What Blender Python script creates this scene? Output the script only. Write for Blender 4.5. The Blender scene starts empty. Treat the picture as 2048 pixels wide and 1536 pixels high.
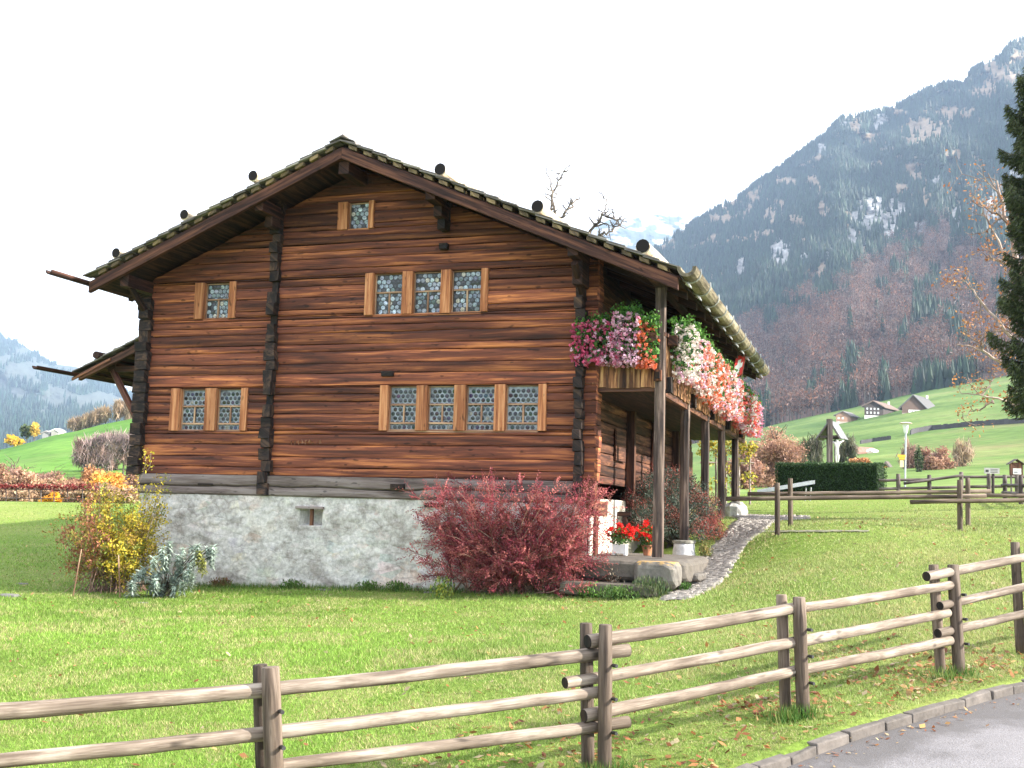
import bpy, math, numpy as np
from mathutils import Vector
rng = np.random.default_rng(7)
scene = bpy.context.scene
COL = scene.collection
R = math.radians

# ------------------------------------------------------------------ camera
F_PX, PITCH, ROLL, YAW = 2227.4, .1144, .0278, .3182
EYE = np.array([0, 0, 1.65])
cp, sp, cr, sr = math.cos(PITCH), math.sin(PITCH), math.cos(ROLL), math.sin(ROLL)
FW = np.array([0, cp, sp]); _u = np.array([0, -sp, cp]); _r = np.array([1., 0, 0])
RT = cr*_r + sr*_u; UP = -sr*_r + cr*_u
cd = bpy.data.cameras.new("camera"); cam = bpy.data.objects.new("camera", cd); COL.objects.link(cam)
from mathutils import Matrix
cam.matrix_world = Matrix(((RT[0], UP[0], -FW[0], EYE[0]), (RT[1], UP[1], -FW[1], EYE[1]), (RT[2], UP[2], -FW[2], EYE[2]), (0, 0, 0, 1)))
cd.sensor_width = 36; cd.lens = F_PX/2048*36; cd.clip_start = .1; cd.clip_end = 20000
scene.camera = cam

# ------------------------------------------------------------------ sky, sun, exposure
SUN_EL, SUN_AZ = R(28), R(103)
w = bpy.data.worlds.new("World"); scene.world = w; w.use_nodes = True
nt = w.node_tree; nt.nodes.clear()
out = nt.nodes.new('ShaderNodeOutputWorld'); bg = nt.nodes.new('ShaderNodeBackground'); bg.inputs[1].default_value = .1
sky = nt.nodes.new('ShaderNodeTexSky'); sky.sky_type = 'NISHITA'; sky.sun_disc = False
sky.sun_elevation = SUN_EL; sky.sun_rotation = SUN_AZ; sky.dust_density = 2.5; sky.air_density = 1.0
tc = nt.nodes.new('ShaderNodeTexCoord'); mp = nt.nodes.new('ShaderNodeMapping'); mp.inputs['Scale'].default_value = (1, 1, 2.5)
ns = nt.nodes.new('ShaderNodeTexNoise'); ns.inputs['Scale'].default_value = 1.1; ns.inputs['Detail'].default_value = 5
rp = nt.nodes.new('ShaderNodeValToRGB'); rp.color_ramp.elements[0].position = .30; rp.color_ramp.elements[1].position = .62
rp.color_ramp.elements[0].color = (.80, .80, .80, 1); rp.color_ramp.elements[1].color = (1, 1, 1, 1)
mx = nt.nodes.new('ShaderNodeMix'); mx.data_type = 'RGBA'; mx.inputs[7].default_value = (7.5, 7.5, 7.7, 1)
L = nt.links.new
L(tc.outputs['Generated'], mp.inputs[0]); L(mp.outputs[0], ns.inputs[0]); L(ns.outputs[0], rp.inputs[0]); L(rp.outputs[0], mx.inputs[0])
L(sky.outputs[0], mx.inputs[6]); L(mx.outputs[2], bg.inputs[0]); L(bg.outputs[0], out.inputs[0])
sd = bpy.data.lights.new("sun", 'SUN'); sd.energy = 5.0; sd.angle = R(.8); sd.color = (1, .94, .84)
so = bpy.data.objects.new("sun", sd); COL.objects.link(so)
sdir = Vector((math.sin(SUN_AZ)*math.cos(SUN_EL), math.cos(SUN_AZ)*math.cos(SUN_EL), math.sin(SUN_EL)))
so.rotation_euler = sdir.to_track_quat('Z', 'Y').to_euler(); so.location = (30, 0, 40)
scene.view_settings.view_transform = 'Standard'; scene.view_settings.look = 'None'; scene.view_settings.exposure = 1.86
scene.cycles.max_bounces = 5; scene.cycles.diffuse_bounces = 3; scene.cycles.volume_bounces = 0
scene.cycles.transparent_max_bounces = 8
scene.cycles.use_denoising = True

# ------------------------------------------------------------------ photo rays -> world points
def ray(u, v): return FW + RT*(u-1024)/F_PX - UP*(v-768)/F_PX
def at(u, v, y): d = ray(u, v); return EYE + d*(y/d[1])
O = np.array([1.2782, 20.185, 0.]); EX = np.array([math.cos(YAW), -math.sin(YAW), 0]); EY = np.array([math.sin(YAW), math.cos(YAW), 0])
def H(X, Y, Z):
    X, Y, Z = np.broadcast_arrays(np.asarray(X, float), Y, Z)
    return O + X[..., None]*EX + Y[..., None]*EY + Z[..., None]*np.array([0, 0, 1.])
def toH(p): q = np.asarray(p)[..., :2]-O[:2]; return q@EX[:2], q@EY[:2]

# ------------------------------------------------------------------ value noise
_tab = rng.random((256, 256))
def noise2(x, y, oct=4):
    x = np.asarray(x, float); y = np.asarray(y, float); s = 0; a = .5; n = 0
    for o in range(oct):
        xi = np.floor(x).astype(int); yi = np.floor(y).astype(int); fx = x-xi; fy = y-yi
        fx = fx*fx*(3-2*fx); fy = fy*fy*(3-2*fy)
        t = lambda i, j: _tab[i & 255, j & 255]
        s = s + a*((t(xi, yi)*(1-fx)+t(xi+1, yi)*fx)*(1-fy)+(t(xi, yi+1)*(1-fx)+t(xi+1, yi+1)*fx)*fy)
        n += a; a *= .5; x = x*2.03+17.3; y = y*2.03+9.1
    return s/n

# ------------------------------------------------------------------ mesh builder
ORG = {}
def tag(o, label=None, cat=None, group=None, kind=None):
    if label: o["label"] = label
    if cat: o["category"] = cat
    if group: o["group"] = group
    if kind: o["kind"] = kind
    return o
def thing(name, label, cat, loc, group=None):
    o = bpy.data.objects.new(name, None); COL.objects.link(o); o.location = [float(c) for c in loc]; o.empty_display_size = .2
    ORG[o.name] = np.array(loc, float); return tag(o, label, cat, group)
class M:
    def __init__(s): s.V = []; s.F = []; s.C = []; s.G = []; s.n = 0
    def add(s, V, F, col=(.5, .5, .5), g=None):
        V = np.asarray(V, float).reshape(-1, 3); F = F if isinstance(F, list) else [F]
        s.V.append(V); s.F += [np.asarray(f)+s.n for f in F]
        c = np.empty((len(V), 3)); c[:] = col; s.C.append(c)
        s.G.append(np.zeros((len(V), 3)) if g is None else np.asarray(g, float)); s.n += len(V); return s
    def build(s, name, mat, parent=None, smooth=False, bev=0, loc=None):
        V = np.concatenate(s.V); org = ORG[parent.name] if parent else (np.array(loc, float) if loc is not None else np.zeros(3))
        V = V-org; me = bpy.data.meshes.new(name)
        loops = np.concatenate([f.ravel() for f in s.F]); sizes = np.concatenate([np.full(len(f), f.shape[1]) for f in s.F])
        me.vertices.add(len(V)); me.vertices.foreach_set('co', V.ravel().astype(np.float32))
        me.loops.add(len(loops)); me.loops.foreach_set('vertex_index', loops.astype(np.int32))
        me.polygons.add(len(sizes)); st = np.concatenate([[0], np.cumsum(sizes)[:-1]])
        me.polygons.foreach_set('loop_start', st.astype(np.int32)); me.polygons.foreach_set('loop_total', sizes.astype(np.int32))
        me.polygons.foreach_set('use_smooth', np.full(len(sizes), bool(smooth)))
        C = np.concatenate(s.C); a = me.attributes.new('col', 'FLOAT_COLOR', 'POINT')
        a.data.foreach_set('color', np.c_[C, np.ones(len(C))].ravel().astype(np.float32))
        a = me.attributes.new('g', 'FLOAT_VECTOR', 'POINT'); a.data.foreach_set('vector', np.concatenate(s.G).ravel().astype(np.float32))
        me.update(calc_edges=True); me.validate()
        me.materials.append(mat); o = bpy.data.objects.new(name, me); COL.objects.link(o); o.location = org if not parent else (0, 0, 0)
        if parent: o.parent = parent; ORG[o.name] = org
        else: ORG[o.name] = org
        if bev:
            m = o.modifiers.new('bevel', 'BEVEL'); m.width = bev; m.segments = 2; m.limit_method = 'ANGLE'; m.angle_limit = R(40)
        return o
    # --- shapes
    def box(s, o, a, b, c, col=(.5, .5, .5), jit=0):
        o, a, b, c = [np.asarray(q, float) for q in (o, a, b, c)]
        V = np.array([o, o+a, o+a+b, o+b, o+c, o+a+c, o+a+b+c, o+b+c])
        if jit: V = V+rng.normal(0, jit, V.shape)
        F = np.array([[0, 3, 2, 1], [4, 5, 6, 7], [0, 1, 5, 4], [1, 2, 6, 5], [2, 3, 7, 6], [3, 0, 4, 7]])
        if np.dot(np.cross(a, b), c) < 0: F = F[:, ::-1]
        ln = [np.linalg.norm(q) for q in (a, b, c)]; k = int(np.argmax(ln))
        T = np.array([[0, 0, 0], [1, 0, 0], [1, 1, 0], [0, 1, 0], [0, 0, 1], [1, 0, 1], [1, 1, 1], [0, 1, 1]])*ln
        ot = [i for i in range(3) if i != k]; z = rng.random()*40; off = rng.random()*9
        g = np.c_[T[:, k]+off, T[:, ot[0]]+T[:, ot[1]]*1.3, np.full(8, z)]
        return s.add(V, F, col, g)
    def hb(s, X0, X1, Y0, Y1, Z0, Z1, col=(.5, .5, .5), jit=0):
        return s.box(H(X0, Y0, Z0), EX*(X1-X0), EY*(Y1-Y0), np.array([0, 0, Z1-Z0]), col, jit)
    def tube(s, P, r, k=8, col=(.5, .5, .5), caps=True, wob=0, up=None):
        P = np.asarray(P, float); n = len(P); r = np.broadcast_to(np.asarray(r, float), (n,))
        T = np.gradient(P, axis=0); T /= np.linalg.norm(T, axis=1)[:, None]+1e-9
        ref = np.array([0, 0, 1.]) if abs(T[0][2]) < .8 else np.array([1., 0, 0])
        A = np.cross(T, ref); A /= np.linalg.norm(A, axis=1)[:, None]+1e-9; B = np.cross(T, A)
        th = np.arange(k)/k*2*np.pi; rr = r[:, None]*np.ones(k)
        if wob: rr = rr*(1+rng.normal(0, wob, rr.shape))
        V = P[:, None]+rr[..., None]*(np.cos(th)[None, :, None]*A[:, None]+np.sin(th)[None, :, None]*B[:, None])
        i, j = np.meshgrid(np.arange(n-1), np.arange(k), indexing='ij'); a = i*k+j; b = i*k+(j+1) % k
        F = [np.stack([a, a+k, b+k, b], -1).reshape(-1, 4)]
        al = np.concatenate([[0], np.cumsum(np.linalg.norm(np.diff(P, axis=0), axis=1))])+rng.random()*9
        m = np.minimum(np.arange(k), k-np.arange(k))/k
        g = np.stack([np.repeat(al, k), np.tile(m, n)*np.repeat(r, k)*6, np.full(n*k, rng.random()*40)], -1)
        V = V.reshape(-1, 3); c = np.broadcast_to(np.asarray(col, float), (n*k, 3))
        if caps: F += [np.arange(k)[None, ::1], (np.arange(k)[::-1]+(n-1)*k)[None]]
        return s.add(V, F, c, g)
    def quads(s, C, A, B, col):   # rhombus leaves centred C, half axes A,B
        C, A, B = [np.asarray(q, float) for q in (C, A, B)]; n = len(C)
        V = np.stack([C-A, C-B*.9-A*.1, C+A, C+B*.9-A*.1], 1).reshape(-1, 3); F = np.arange(n*4).reshape(n, 4)
        c = np.repeat(np.broadcast_to(np.asarray(col, float), (n, 3)), 4, 0); return s.add(V, F, c)
    def leaves(s, C, size, col, asp=.5, dirb=None, bias=.0, jit=.25):
        n = len(C); a = rng.normal(size=(n, 3))
        if dirb is not None: a = a*(1-bias)+np.asarray(dirb)*bias*2
        a /= np.linalg.norm(a, axis=1)[:, None]+1e-9; b = np.cross(a, rng.normal(size=(n, 3))); b /= np.linalg.norm(b, axis=1)[:, None]+1e-9
        sz = np.broadcast_to(size, (n,))*rng.uniform(.6, 1.4, n)
        c = np.broadcast_to(np.asarray(col, float), (n, 3))*(1+rng.normal(0, jit, (n, 1)))
        return s.quads(C, a*sz[:, None]*.5, b*sz[:, None]*.5*asp, np.clip(c, .003, 1))
def pick(cols, n, p=None):
    return np.array(cols)[rng.choice(len(cols), n, p=p)]
def ball(n, c, r):
    d = rng.normal(size=(n, 3)); d /= np.linalg.norm(d, axis=1)[:, None]; return np.asarray(c)+d*(rng.random((n, 1))**(.45))*np.asarray(r)

# ------------------------------------------------------------------ materials
def nodes(name):
    m = bpy.data.materials.new(name); m.use_nodes = True; nt = m.node_tree; b = nt.nodes['Principled BSDF']; return m, nt, b
def nd(nt, t, ins=None, **kw):
    n = nt.nodes.new(t)
    for k, v in kw.items(): setattr(n, k, v)
    for k, v in (ins or {}).items():
        if isinstance(v, bpy.types.NodeSocket): nt.links.new(v, n.inputs[k])
        else: n.inputs[k].default_value = v
    return n
def ramp(nt, fac, stops):
    n = nt.nodes.new('ShaderNodeValToRGB'); cr_ = n.color_ramp
    while len(cr_.elements) < len(stops): cr_.elements.new(.5)
    for e, (p, c) in zip(cr_.elements, stops): e.position = p; e.color = (*c, 1) if len(c) == 3 else c
    nt.links.new(fac, n.inputs[0]); return n.outputs[0]
def mixc(nt, f, a, b, bt='MIX'):
    n = nt.nodes.new('ShaderNodeMix'); n.data_type = 'RGBA'; n.blend_type = bt
    for i, v in ((0, f), (6, a), (7, b)):
        if isinstance(v, bpy.types.NodeSocket): nt.links.new(v, n.inputs[i])
        else: n.inputs[i].default_value = v if i == 0 else (*v, 1)
    return n.outputs[2]
def bump(nt, b, h, s=.3, d=.02):
    n = nd(nt, 'ShaderNodeBump', {'Strength': s, 'Distance': d, 'Height': h}); nt.links.new(n.outputs[0], b.inputs['Normal'])
def wood(name, dark, mid, light, sx=.9, sy=11, p=(.36, .5, .64), rough=.75, knots=True, bs=.5, tint=None):
    m, nt, b = nodes(name); a = nd(nt, 'ShaderNodeAttribute', attribute_name='g'); g = a.outputs['Vector']
    s1 = nd(nt, 'ShaderNodeVectorMath', {0: g, 1: (sx, sy, 3.7)}, operation='MULTIPLY')
    s2 = nd(nt, 'ShaderNodeVectorMath', {0: g, 1: (sx*3, sy*9, 7.1)}, operation='MULTIPLY')
    s3 = nd(nt, 'ShaderNodeVectorMath', {0: g, 1: (4.5, 13, 2.3)}, operation='MULTIPLY')
    n1 = nd(nt, 'ShaderNodeTexNoise', {'Vector': s1.outputs[0], 'Scale': 1., 'Detail': 5., 'Roughness': .62, 'Distortion': .35})
    n2 = nd(nt, 'ShaderNodeTexNoise', {'Vector': s2.outputs[0], 'Scale': 1., 'Detail': 4.})
    add = nd(nt, 'ShaderNodeMath', {0: n2.outputs[0], 1: .28, 2: n1.outputs[0]}, operation='MULTIPLY_ADD')
    sb = nd(nt, 'ShaderNodeMath', {0: add.outputs[0], 1: -.14}, operation='ADD')
    c = ramp(nt, sb.outputs[0], [(p[0], dark), (p[1], mid), (p[2], light)])
    if knots:
        n3 = nd(nt, 'ShaderNodeTexNoise', {'Vector': s3.outputs[0], 'Scale': 1., 'Detail': 1.})
        k = ramp(nt, n3.outputs[0], [(.25, (.2, .2, .2)), (.33, (1, 1, 1))])
        c = mixc(nt, .75, c, k, 'MULTIPLY')
    at_ = nd(nt, 'ShaderNodeAttribute', attribute_name='col')
    dbl = nd(nt, 'ShaderNodeVectorMath', {0: at_.outputs['Vector'], 1: (2, 2, 2)}, operation='MULTIPLY')
    c = mixc(nt, 1., c, dbl.outputs[0], 'MULTIPLY')
    nt.links.new(c, b.inputs['Base Color']); b.inputs['Roughness'].default_value = rough
    b.inputs['Specular IOR Level'].default_value = .3
    bump(nt, b, sb.outputs[0], bs, .02); return m
def leafmat(name, rough=.55, tr=.35):
    m, nt, b = nodes(name); a = nd(nt, 'ShaderNodeAttribute', attribute_name='col')
    nt.links.new(a.outputs['Color'], b.inputs['Base Color']); b.inputs['Roughness'].default_value = rough; b.inputs['Specular IOR Level'].default_value = .25
    if tr:
        t = nd(nt, 'ShaderNodeBsdfTranslucent', {'Color': a.outputs['Color']}); x = nd(nt, 'ShaderNodeMixShader', {0: tr, 1: b.outputs[0], 2: t.outputs[0]})
        nt.links.new(x.outputs[0], nt.nodes['Material Output'].inputs['Surface'])
    return m
def plain(name, c, rough=.7, metal=0, sc=8, var=.25, bs=.2, dark=None, coord='Object'):
    m, nt, b = nodes(name); t = nd(nt, 'ShaderNodeTexCoord')
    n = nd(nt, 'ShaderNodeTexNoise', {'Vector': t.outputs[coord], 'Scale': float(sc), 'Detail': 6., 'Roughness': .65})
    d = dark or tuple(x*(1-var*1.6) for x in c); l = tuple(min(1, x*(1+var)) for x in c)
    cc = ramp(nt, n.outputs[0], [(.34, d), (.66, l)])
    nt.links.new(cc, b.inputs['Base Color']); b.inputs['Roughness'].default_value = rough; b.inputs['Metallic'].default_value = metal
    bump(nt, b, n.outputs[0], bs, .02); return m
def attrmat(name, rough=.8, sc=10, bs=.3, var=.3, metal=0):
    m, nt, b = nodes(name); a = nd(nt, 'ShaderNodeAttribute', attribute_name='col'); t = nd(nt, 'ShaderNodeTexCoord')
    n = nd(nt, 'ShaderNodeTexNoise', {'Vector': t.outputs['Object'], 'Scale': float(sc), 'Detail': 6., 'Roughness': .7})
    v = ramp(nt, n.outputs[0], [(.3, (1-var*1.3,)*3), (.7, (1+var*.6,)*3)])
    c = mixc(nt, 1., a.outputs['Color'], v, 'MULTIPLY'); nt.links.new(c, b.inputs['Base Color'])
    b.inputs['Roughness'].default_value = rough; b.inputs['Metallic'].default_value = metal; bump(nt, b, n.outputs[0], bs, .02); return m
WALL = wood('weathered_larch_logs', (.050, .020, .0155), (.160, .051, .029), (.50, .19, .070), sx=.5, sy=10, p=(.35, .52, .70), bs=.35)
ENDS = wood('dark_log_ends', (.008, .006, .006), (.022, .014, .012), (.07, .04, .025), sx=5, sy=9, knots=False)
DARKW = wood('dark_brown_timber', (.015, .009, .008), (.05, .022, .016), (.12, .055, .035))
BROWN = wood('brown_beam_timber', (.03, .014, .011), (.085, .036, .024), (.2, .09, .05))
FRAMEW = wood('orange_window_timber', (.14, .045, .02), (.36, .135, .055), (.55, .27, .13), sy=16, p=(.3, .48, .66), knots=True)
SASH = wood('pale_sash_timber', (.16, .08, .05), (.32, .19, .12), (.5, .34, .22), sy=16, knots=False)
GREYW = wood('silvery_grey_sill_timber', (.07, .052, .046), (.16, .125, .112), (.245, .205, .19), sx=.6, sy=6)
BOARD = wood('gallery_boards', (.05, .024, .016), (.17, .075, .035), (.46, .27, .13), sx=1.2, sy=12)
POSTW = wood('gallery_posts', (.03, .022, .02), (.085, .058, .048), (.25, .18, .14), sx=.9, sy=14)
RAILW = wood('fence_rail_wood', (.095, .072, .055), (.18, .145, .115), (.31, .268, .225), sx=1.6, sy=16, p=(.36, .5, .64), bs=.4)
FPOST = wood('fence_post_wood', (.045, .032, .024), (.10, .072, .052), (.19, .145, .11), sx=1.2, sy=22, bs=.4)
DFENCE = wood('dark_fence_wood', (.04, .03, .03), (.09, .07, .065), (.18, .15, .14), sx=1, sy=10)
SHING = wood('grey_shingle', (.06, .052, .046), (.15, .132, .118), (.31, .285, .26), sx=1, sy=9, knots=False)
BATT = wood('mossy_batten', (.04, .03, .022), (.12, .09, .058), (.22, .165, .10), sx=6, sy=8, knots=False)
GUTT = wood('log_gutter', (.075, .06, .04), (.19, .16, .105), (.36, .32, .23), sx=1.2, sy=8, knots=False)
POLE = wood('bark_stripped_pole', (.25, .18, .12), (.55, .45, .33), (.75, .66, .52), sx=2, sy=6, knots=False)
BARK = wood('tree_bark', (.03, .024, .02), (.08, .062, .05), (.17, .14, .11), sx=2, sy=9, knots=False)
LEAF = leafmat('leaf'); PETAL = leafmat('petal', .6, .3); NEEDLE = leafmat('needle', .6, .15)
IRON = plain('dark_iron', (.06, .06, .06), .5, .6)
STONE = attrmat('field_stone', .85, 7, .6, .35)
WHITE = plain('white_paint', (.75, .75, .74), .5, var=.06)
SOIL = plain('soil', (.06, .04, .03), .95)
print('setup ok')

# ------------------------------------------------------------------ terrain
def hpt(X, Y, z): p = H(X, Y, z); return (p[0], p[1], z)
KA, KB = np.array([1.33, 7.85]), np.array([5.0, 10.87]); KD = (KB-KA)/np.linalg.norm(KB-KA); KN = np.array([-KD[1], KD[0]])
ctrl = [(-12, 2, -.7), (-6, 2, -.5), (-3, 4.3, -.45), (-4.2, 6.6, -.5), (-1.6, 7.3, -.38), (.7, 8.4, -.25), (2.44, 9.45, .05), (4.35, 10.9, .22), (6, 12.4, .36), (9, 15, .6),
        (1.33, 7.85, -.14), (2.17, 8.4, -.03), (3.9, 9.8, .13), (5., 10.87, .2), (9, 14, .5), (-1, 6, -.35), (0, -3, -.1), (6, 4, .1), (-8, -6, -.5), (12, 10, .6),
        (-3, 12, -.22), (-7, 14, -.2), (-12, 16, -.1), (2, 13, .1), (6, 15, .6), (4.5, 18, .72), (3.4, 17.2, .3), (8, 18, 1.0),
        hpt(-9.6, 0, -.02), hpt(-7, -.1, .03), hpt(-4.5, -.1, .1), hpt(-1.5, -.1, .2), hpt(0, -.1, .27), hpt(1, -.5, .3), hpt(1.9, -.9, .29), hpt(2.5, 0, .45), hpt(2.3, 2.5, .86), hpt(2.4, 5, 1.2), hpt(2.4, 8.2, 1.58), hpt(2.4, 12, 1.7),
        hpt(.7, 8.2, 1.62), hpt(.7, 11.9, 1.72), hpt(-5, 6, .6), hpt(-9.6, 6, .35), hpt(-9.6, 12, .85), hpt(-4, 13, 1.5),
        tuple(at(1555, 1065, 22)), tuple(at(1580, 1050, 24)), tuple(at(1920, 1062, 22)), tuple(at(1937, 1052, 24)), (16, 24, 1.9),
        tuple(at(-200, 1105, 28)), tuple(at(0, 1100, 28)), tuple(at(140, 1050, 35)), tuple(at(60, 1010, 41)), tuple(at(-300, 1005, 41)), tuple(at(250, 1012, 41)), tuple(at(60, 1014, 50)), tuple(at(-300, 1020, 50)),
        tuple(at(1500, 1000, 38)), tuple(at(1650, 985, 42)), tuple(at(1900, 985, 42)), tuple(at(2100, 985, 42)), tuple(at(1650, 980, 50)), tuple(at(2000, 980, 50)), (-2, 42, 1.7), (3, 50, 1.9), (-20, 60, -.4), (30, 50, 3.6), (-30, 30, .6), (-25, 10, -.6), (25, 10, 1.0), (30, -5, .8)]
ctrl = np.array(ctrl)
def _k(d): return np.where(d > 1e-6, d*d*np.log(d+1e-9), 0)
_n = len(ctrl); _D = np.linalg.norm(ctrl[:, None, :2]-ctrl[None, :, :2], axis=2)
_A = np.zeros((_n+3, _n+3)); _A[:_n, :_n] = _k(_D)+np.eye(_n)*.6; _A[:_n, _n] = 1; _A[:_n, _n+1:] = ctrl[:, :2]; _A[_n:, :_n] = _A[:_n, _n:].T
_W = np.linalg.solve(_A, np.r_[ctrl[:, 2], 0, 0, 0])
def gz(x, y):
    x = np.atleast_1d(np.asarray(x, float)); y = np.atleast_1d(np.asarray(y, float)); sh = x.shape; q = np.stack([x.ravel(), y.ravel()], -1)
    out = np.empty(len(q))
    for i in range(0, len(q), 20000):
        c = q[i:i+20000]; out[i:i+20000] = _k(np.linalg.norm(c[:, None]-ctrl[None, :, :2], axis=2))@_W[:_n]+_W[_n]+c@_W[_n+1:]
    return out.reshape(sh)
def gnd(x, y): return float(gz(x, y)[0])
def onground(u, v, y0=1, y1=80):
    d = ray(u, v)
    ys = np.linspace(y0, y1, 800); P = EYE+np.outer(ys/d[1], d); h = P[:, 2]-gz(P[:, 0], P[:, 1]); i = np.argmax(h < 0)
    return P[i]
def gridmesh(P, m=None, flip=False, col=None):
    n, k = P.shape[:2]; i, j = np.meshgrid(np.arange(n-1), np.arange(k-1), indexing='ij'); a = i*k+j
    F = np.stack([a, a+1, a+k+1, a+k], -1).reshape(-1, 4)
    if flip: F = F[:, ::-1]
    m = m or M(); return m.add(P.reshape(-1, 3), F, col if col is not None else (.5, .5, .5))
def grassmat():
    m, nt, b = nodes('lawn'); t = nd(nt, 'ShaderNodeTexCoord'); o = t.outputs['Object']
    n1 = nd(nt, 'ShaderNodeTexNoise', {'Vector': o, 'Scale': .35, 'Detail': 4.}); n2 = nd(nt, 'ShaderNodeTexNoise', {'Vector': o, 'Scale': 14., 'Detail': 6., 'Roughness': .75})
    n3 = nd(nt, 'ShaderNodeTexNoise', {'Vector': o, 'Scale': 2.2, 'Detail': 4.})
    c = ramp(nt, n1.outputs[0], [(.35, (.135, .225, .04)), (.65, (.21, .27, .08))])
    c2 = ramp(nt, n2.outputs[0], [(.3, (.45, .45, .4)), (.7, (1.45, 1.35, 1.2))]); c = mixc(nt, 1., c, c2, 'MULTIPLY')
    c3 = ramp(nt, n3.outputs[0], [(.55, (0, 0, 0)), (.75, (.5, .5, .5))]); c = mixc(nt, c3, c, (.2, .2, .06))
    nt.links.new(c, b.inputs['Base Color']); b.inputs['Roughness'].default_value = .9; b.inputs['Specular IOR Level'].default_value = .1
    bump(nt, b, n2.outputs[0], .8, .05); return m
LAWN = grassmat()
def sspace(a, b, n, p): t = np.linspace(-1, 1, n); t = np.sign(t)*np.abs(t)**p; return np.where(t < 0, -t*a, t*b)
S_ = sspace(-60, 62, 340, 2.2)+2; T_ = np.linspace(0, 1, 260)**2.0*62-.04
SS, TT = np.meshgrid(S_, T_, indexing='ij'); XY = KA+SS[..., None]*KD+TT[..., None]*KN
Zg = gz(XY[..., 0], XY[..., 1])+.02*(noise2(XY[..., 0]*2.5, XY[..., 1]*2.5)-.5)
hx, hy = toH(XY)
ins = (hx > -9.0) & (hx < -.2) & (hy > .35) & (hy < 12)
Zg = np.where(ins, Zg-.5, Zg)-.06*np.exp(-np.maximum(TT+.04, 0)/.035)
gm = gridmesh(np.concatenate([XY, Zg[..., None]], -1)); g_ = gm.build('ground', LAWN, smooth=True); tag(g_, kind='structure')
# road, kerb
def roadmat():
    m, nt, b = nodes('asphalt'); t = nd(nt, 'ShaderNodeTexCoord'); o = t.outputs['Object']
    n1 = nd(nt, 'ShaderNodeTexNoise', {'Vector': o, 'Scale': .9, 'Detail': 5.}); n2 = nd(nt, 'ShaderNodeTexNoise', {'Vector': o, 'Scale': 90., 'Detail': 3.})
    c = ramp(nt, n1.outputs[0], [(.36, (.12, .112, .115)), (.60, (.185, .175, .18))]); c2 = ramp(nt, n2.outputs[0], [(.3, (.6,)*3), (.7, (1.35,)*3)]); c = mixc(nt, 1., c, c2, 'MULTIPLY')
    dt = nd(nt, 'ShaderNodeVectorMath', {0: nd(nt, 'ShaderNodeVectorMath', {0: o, 1: (KA[0], KA[1], 0)}, operation='SUBTRACT').outputs[0], 1: (-KN[0], -KN[1], 0)}, operation='DOT_PRODUCT')
    n3 = nd(nt, 'ShaderNodeTexNoise', {'Vector': o, 'Scale': 1.7, 'Detail': 7., 'Roughness': .7}); ds = nd(nt, 'ShaderNodeMath', {0: n3.outputs[0], 1: -2.2, 2: nd(nt, 'ShaderNodeMath', {0: dt.outputs['Value'], 1: 1.15}, operation='ADD').outputs[0]}, operation='MULTIPLY_ADD')
    c = mixc(nt, ramp(nt, ds.outputs[0], [(.35, (.75,)*3), (.75, (0, 0, 0))]), c, (.075, .068, .066))
    nt.links.new(c, b.inputs['Base Color']); b.inputs['Roughness'].default_value = .75; bump(nt, b, n2.outputs[0], .5, .01); return m
S2 = np.linspace(-60, 60, 160); T2 = np.linspace(0.05, 14, 40); SS, TT = np.meshgrid(S2, T2, indexing='ij')
XY = KA+SS[..., None]*KD-TT[..., None]*KN; kz = gz(*(KA+SS[..., None]*KD).transpose(2, 0, 1))
Zr = kz-.085-.012*TT+.0
rd = gridmesh(np.concatenate([XY, Zr[..., None]], -1), flip=True).build('road', roadmat(), smooth=True); tag(rd, kind='structure')
km = M(); s = -22.
while s < 40:
    l = rng.uniform(.26, .5); a = KA+KD*(s+.006); b_ = KA+KD*(s+l-.006); za, zb = gnd(*a), gnd(*b_)
    o = np.array([*(a-KN*(.085+rng.normal(0, .004))), za-.2]); c = rng.uniform(.8, 1.15)
    km.box(o, np.array([*(b_-a), zb-za]), np.array([*(KN*.10), 0]), np.array([0, 0, .2+rng.normal(-.012, .006)]), np.array([.13, .112, .098])*c, jit=.006); s += l
tag(km.build('kerb', STONE, bev=.012), kind='structure')
bigp = M(); bigp.add([[-5200, -5200, -14], [5200, -5200, -14], [5200, 5200, -14], [-5200, 5200, -14]], np.array([[0, 1, 2, 3]]))
tag(bigp.build('valley_floor', LAWN), kind='structure')
# land behind the camera and across the road
S3 = np.linspace(-70, 70, 60); T3 = np.linspace(13.9, 80, 30); SS, TT = np.meshgrid(S3, T3, indexing='ij')
XY = KA+SS[..., None]*KD-TT[..., None]*KN; kz = gz(*(KA+SS[..., None]*KD).transpose(2, 0, 1))
tag(gridmesh(np.concatenate([XY, (kz-.26-.012*14-(TT-14)*.02)[..., None]], -1), flip=True).build('far_verge', LAWN, smooth=True), kind='structure')

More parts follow.
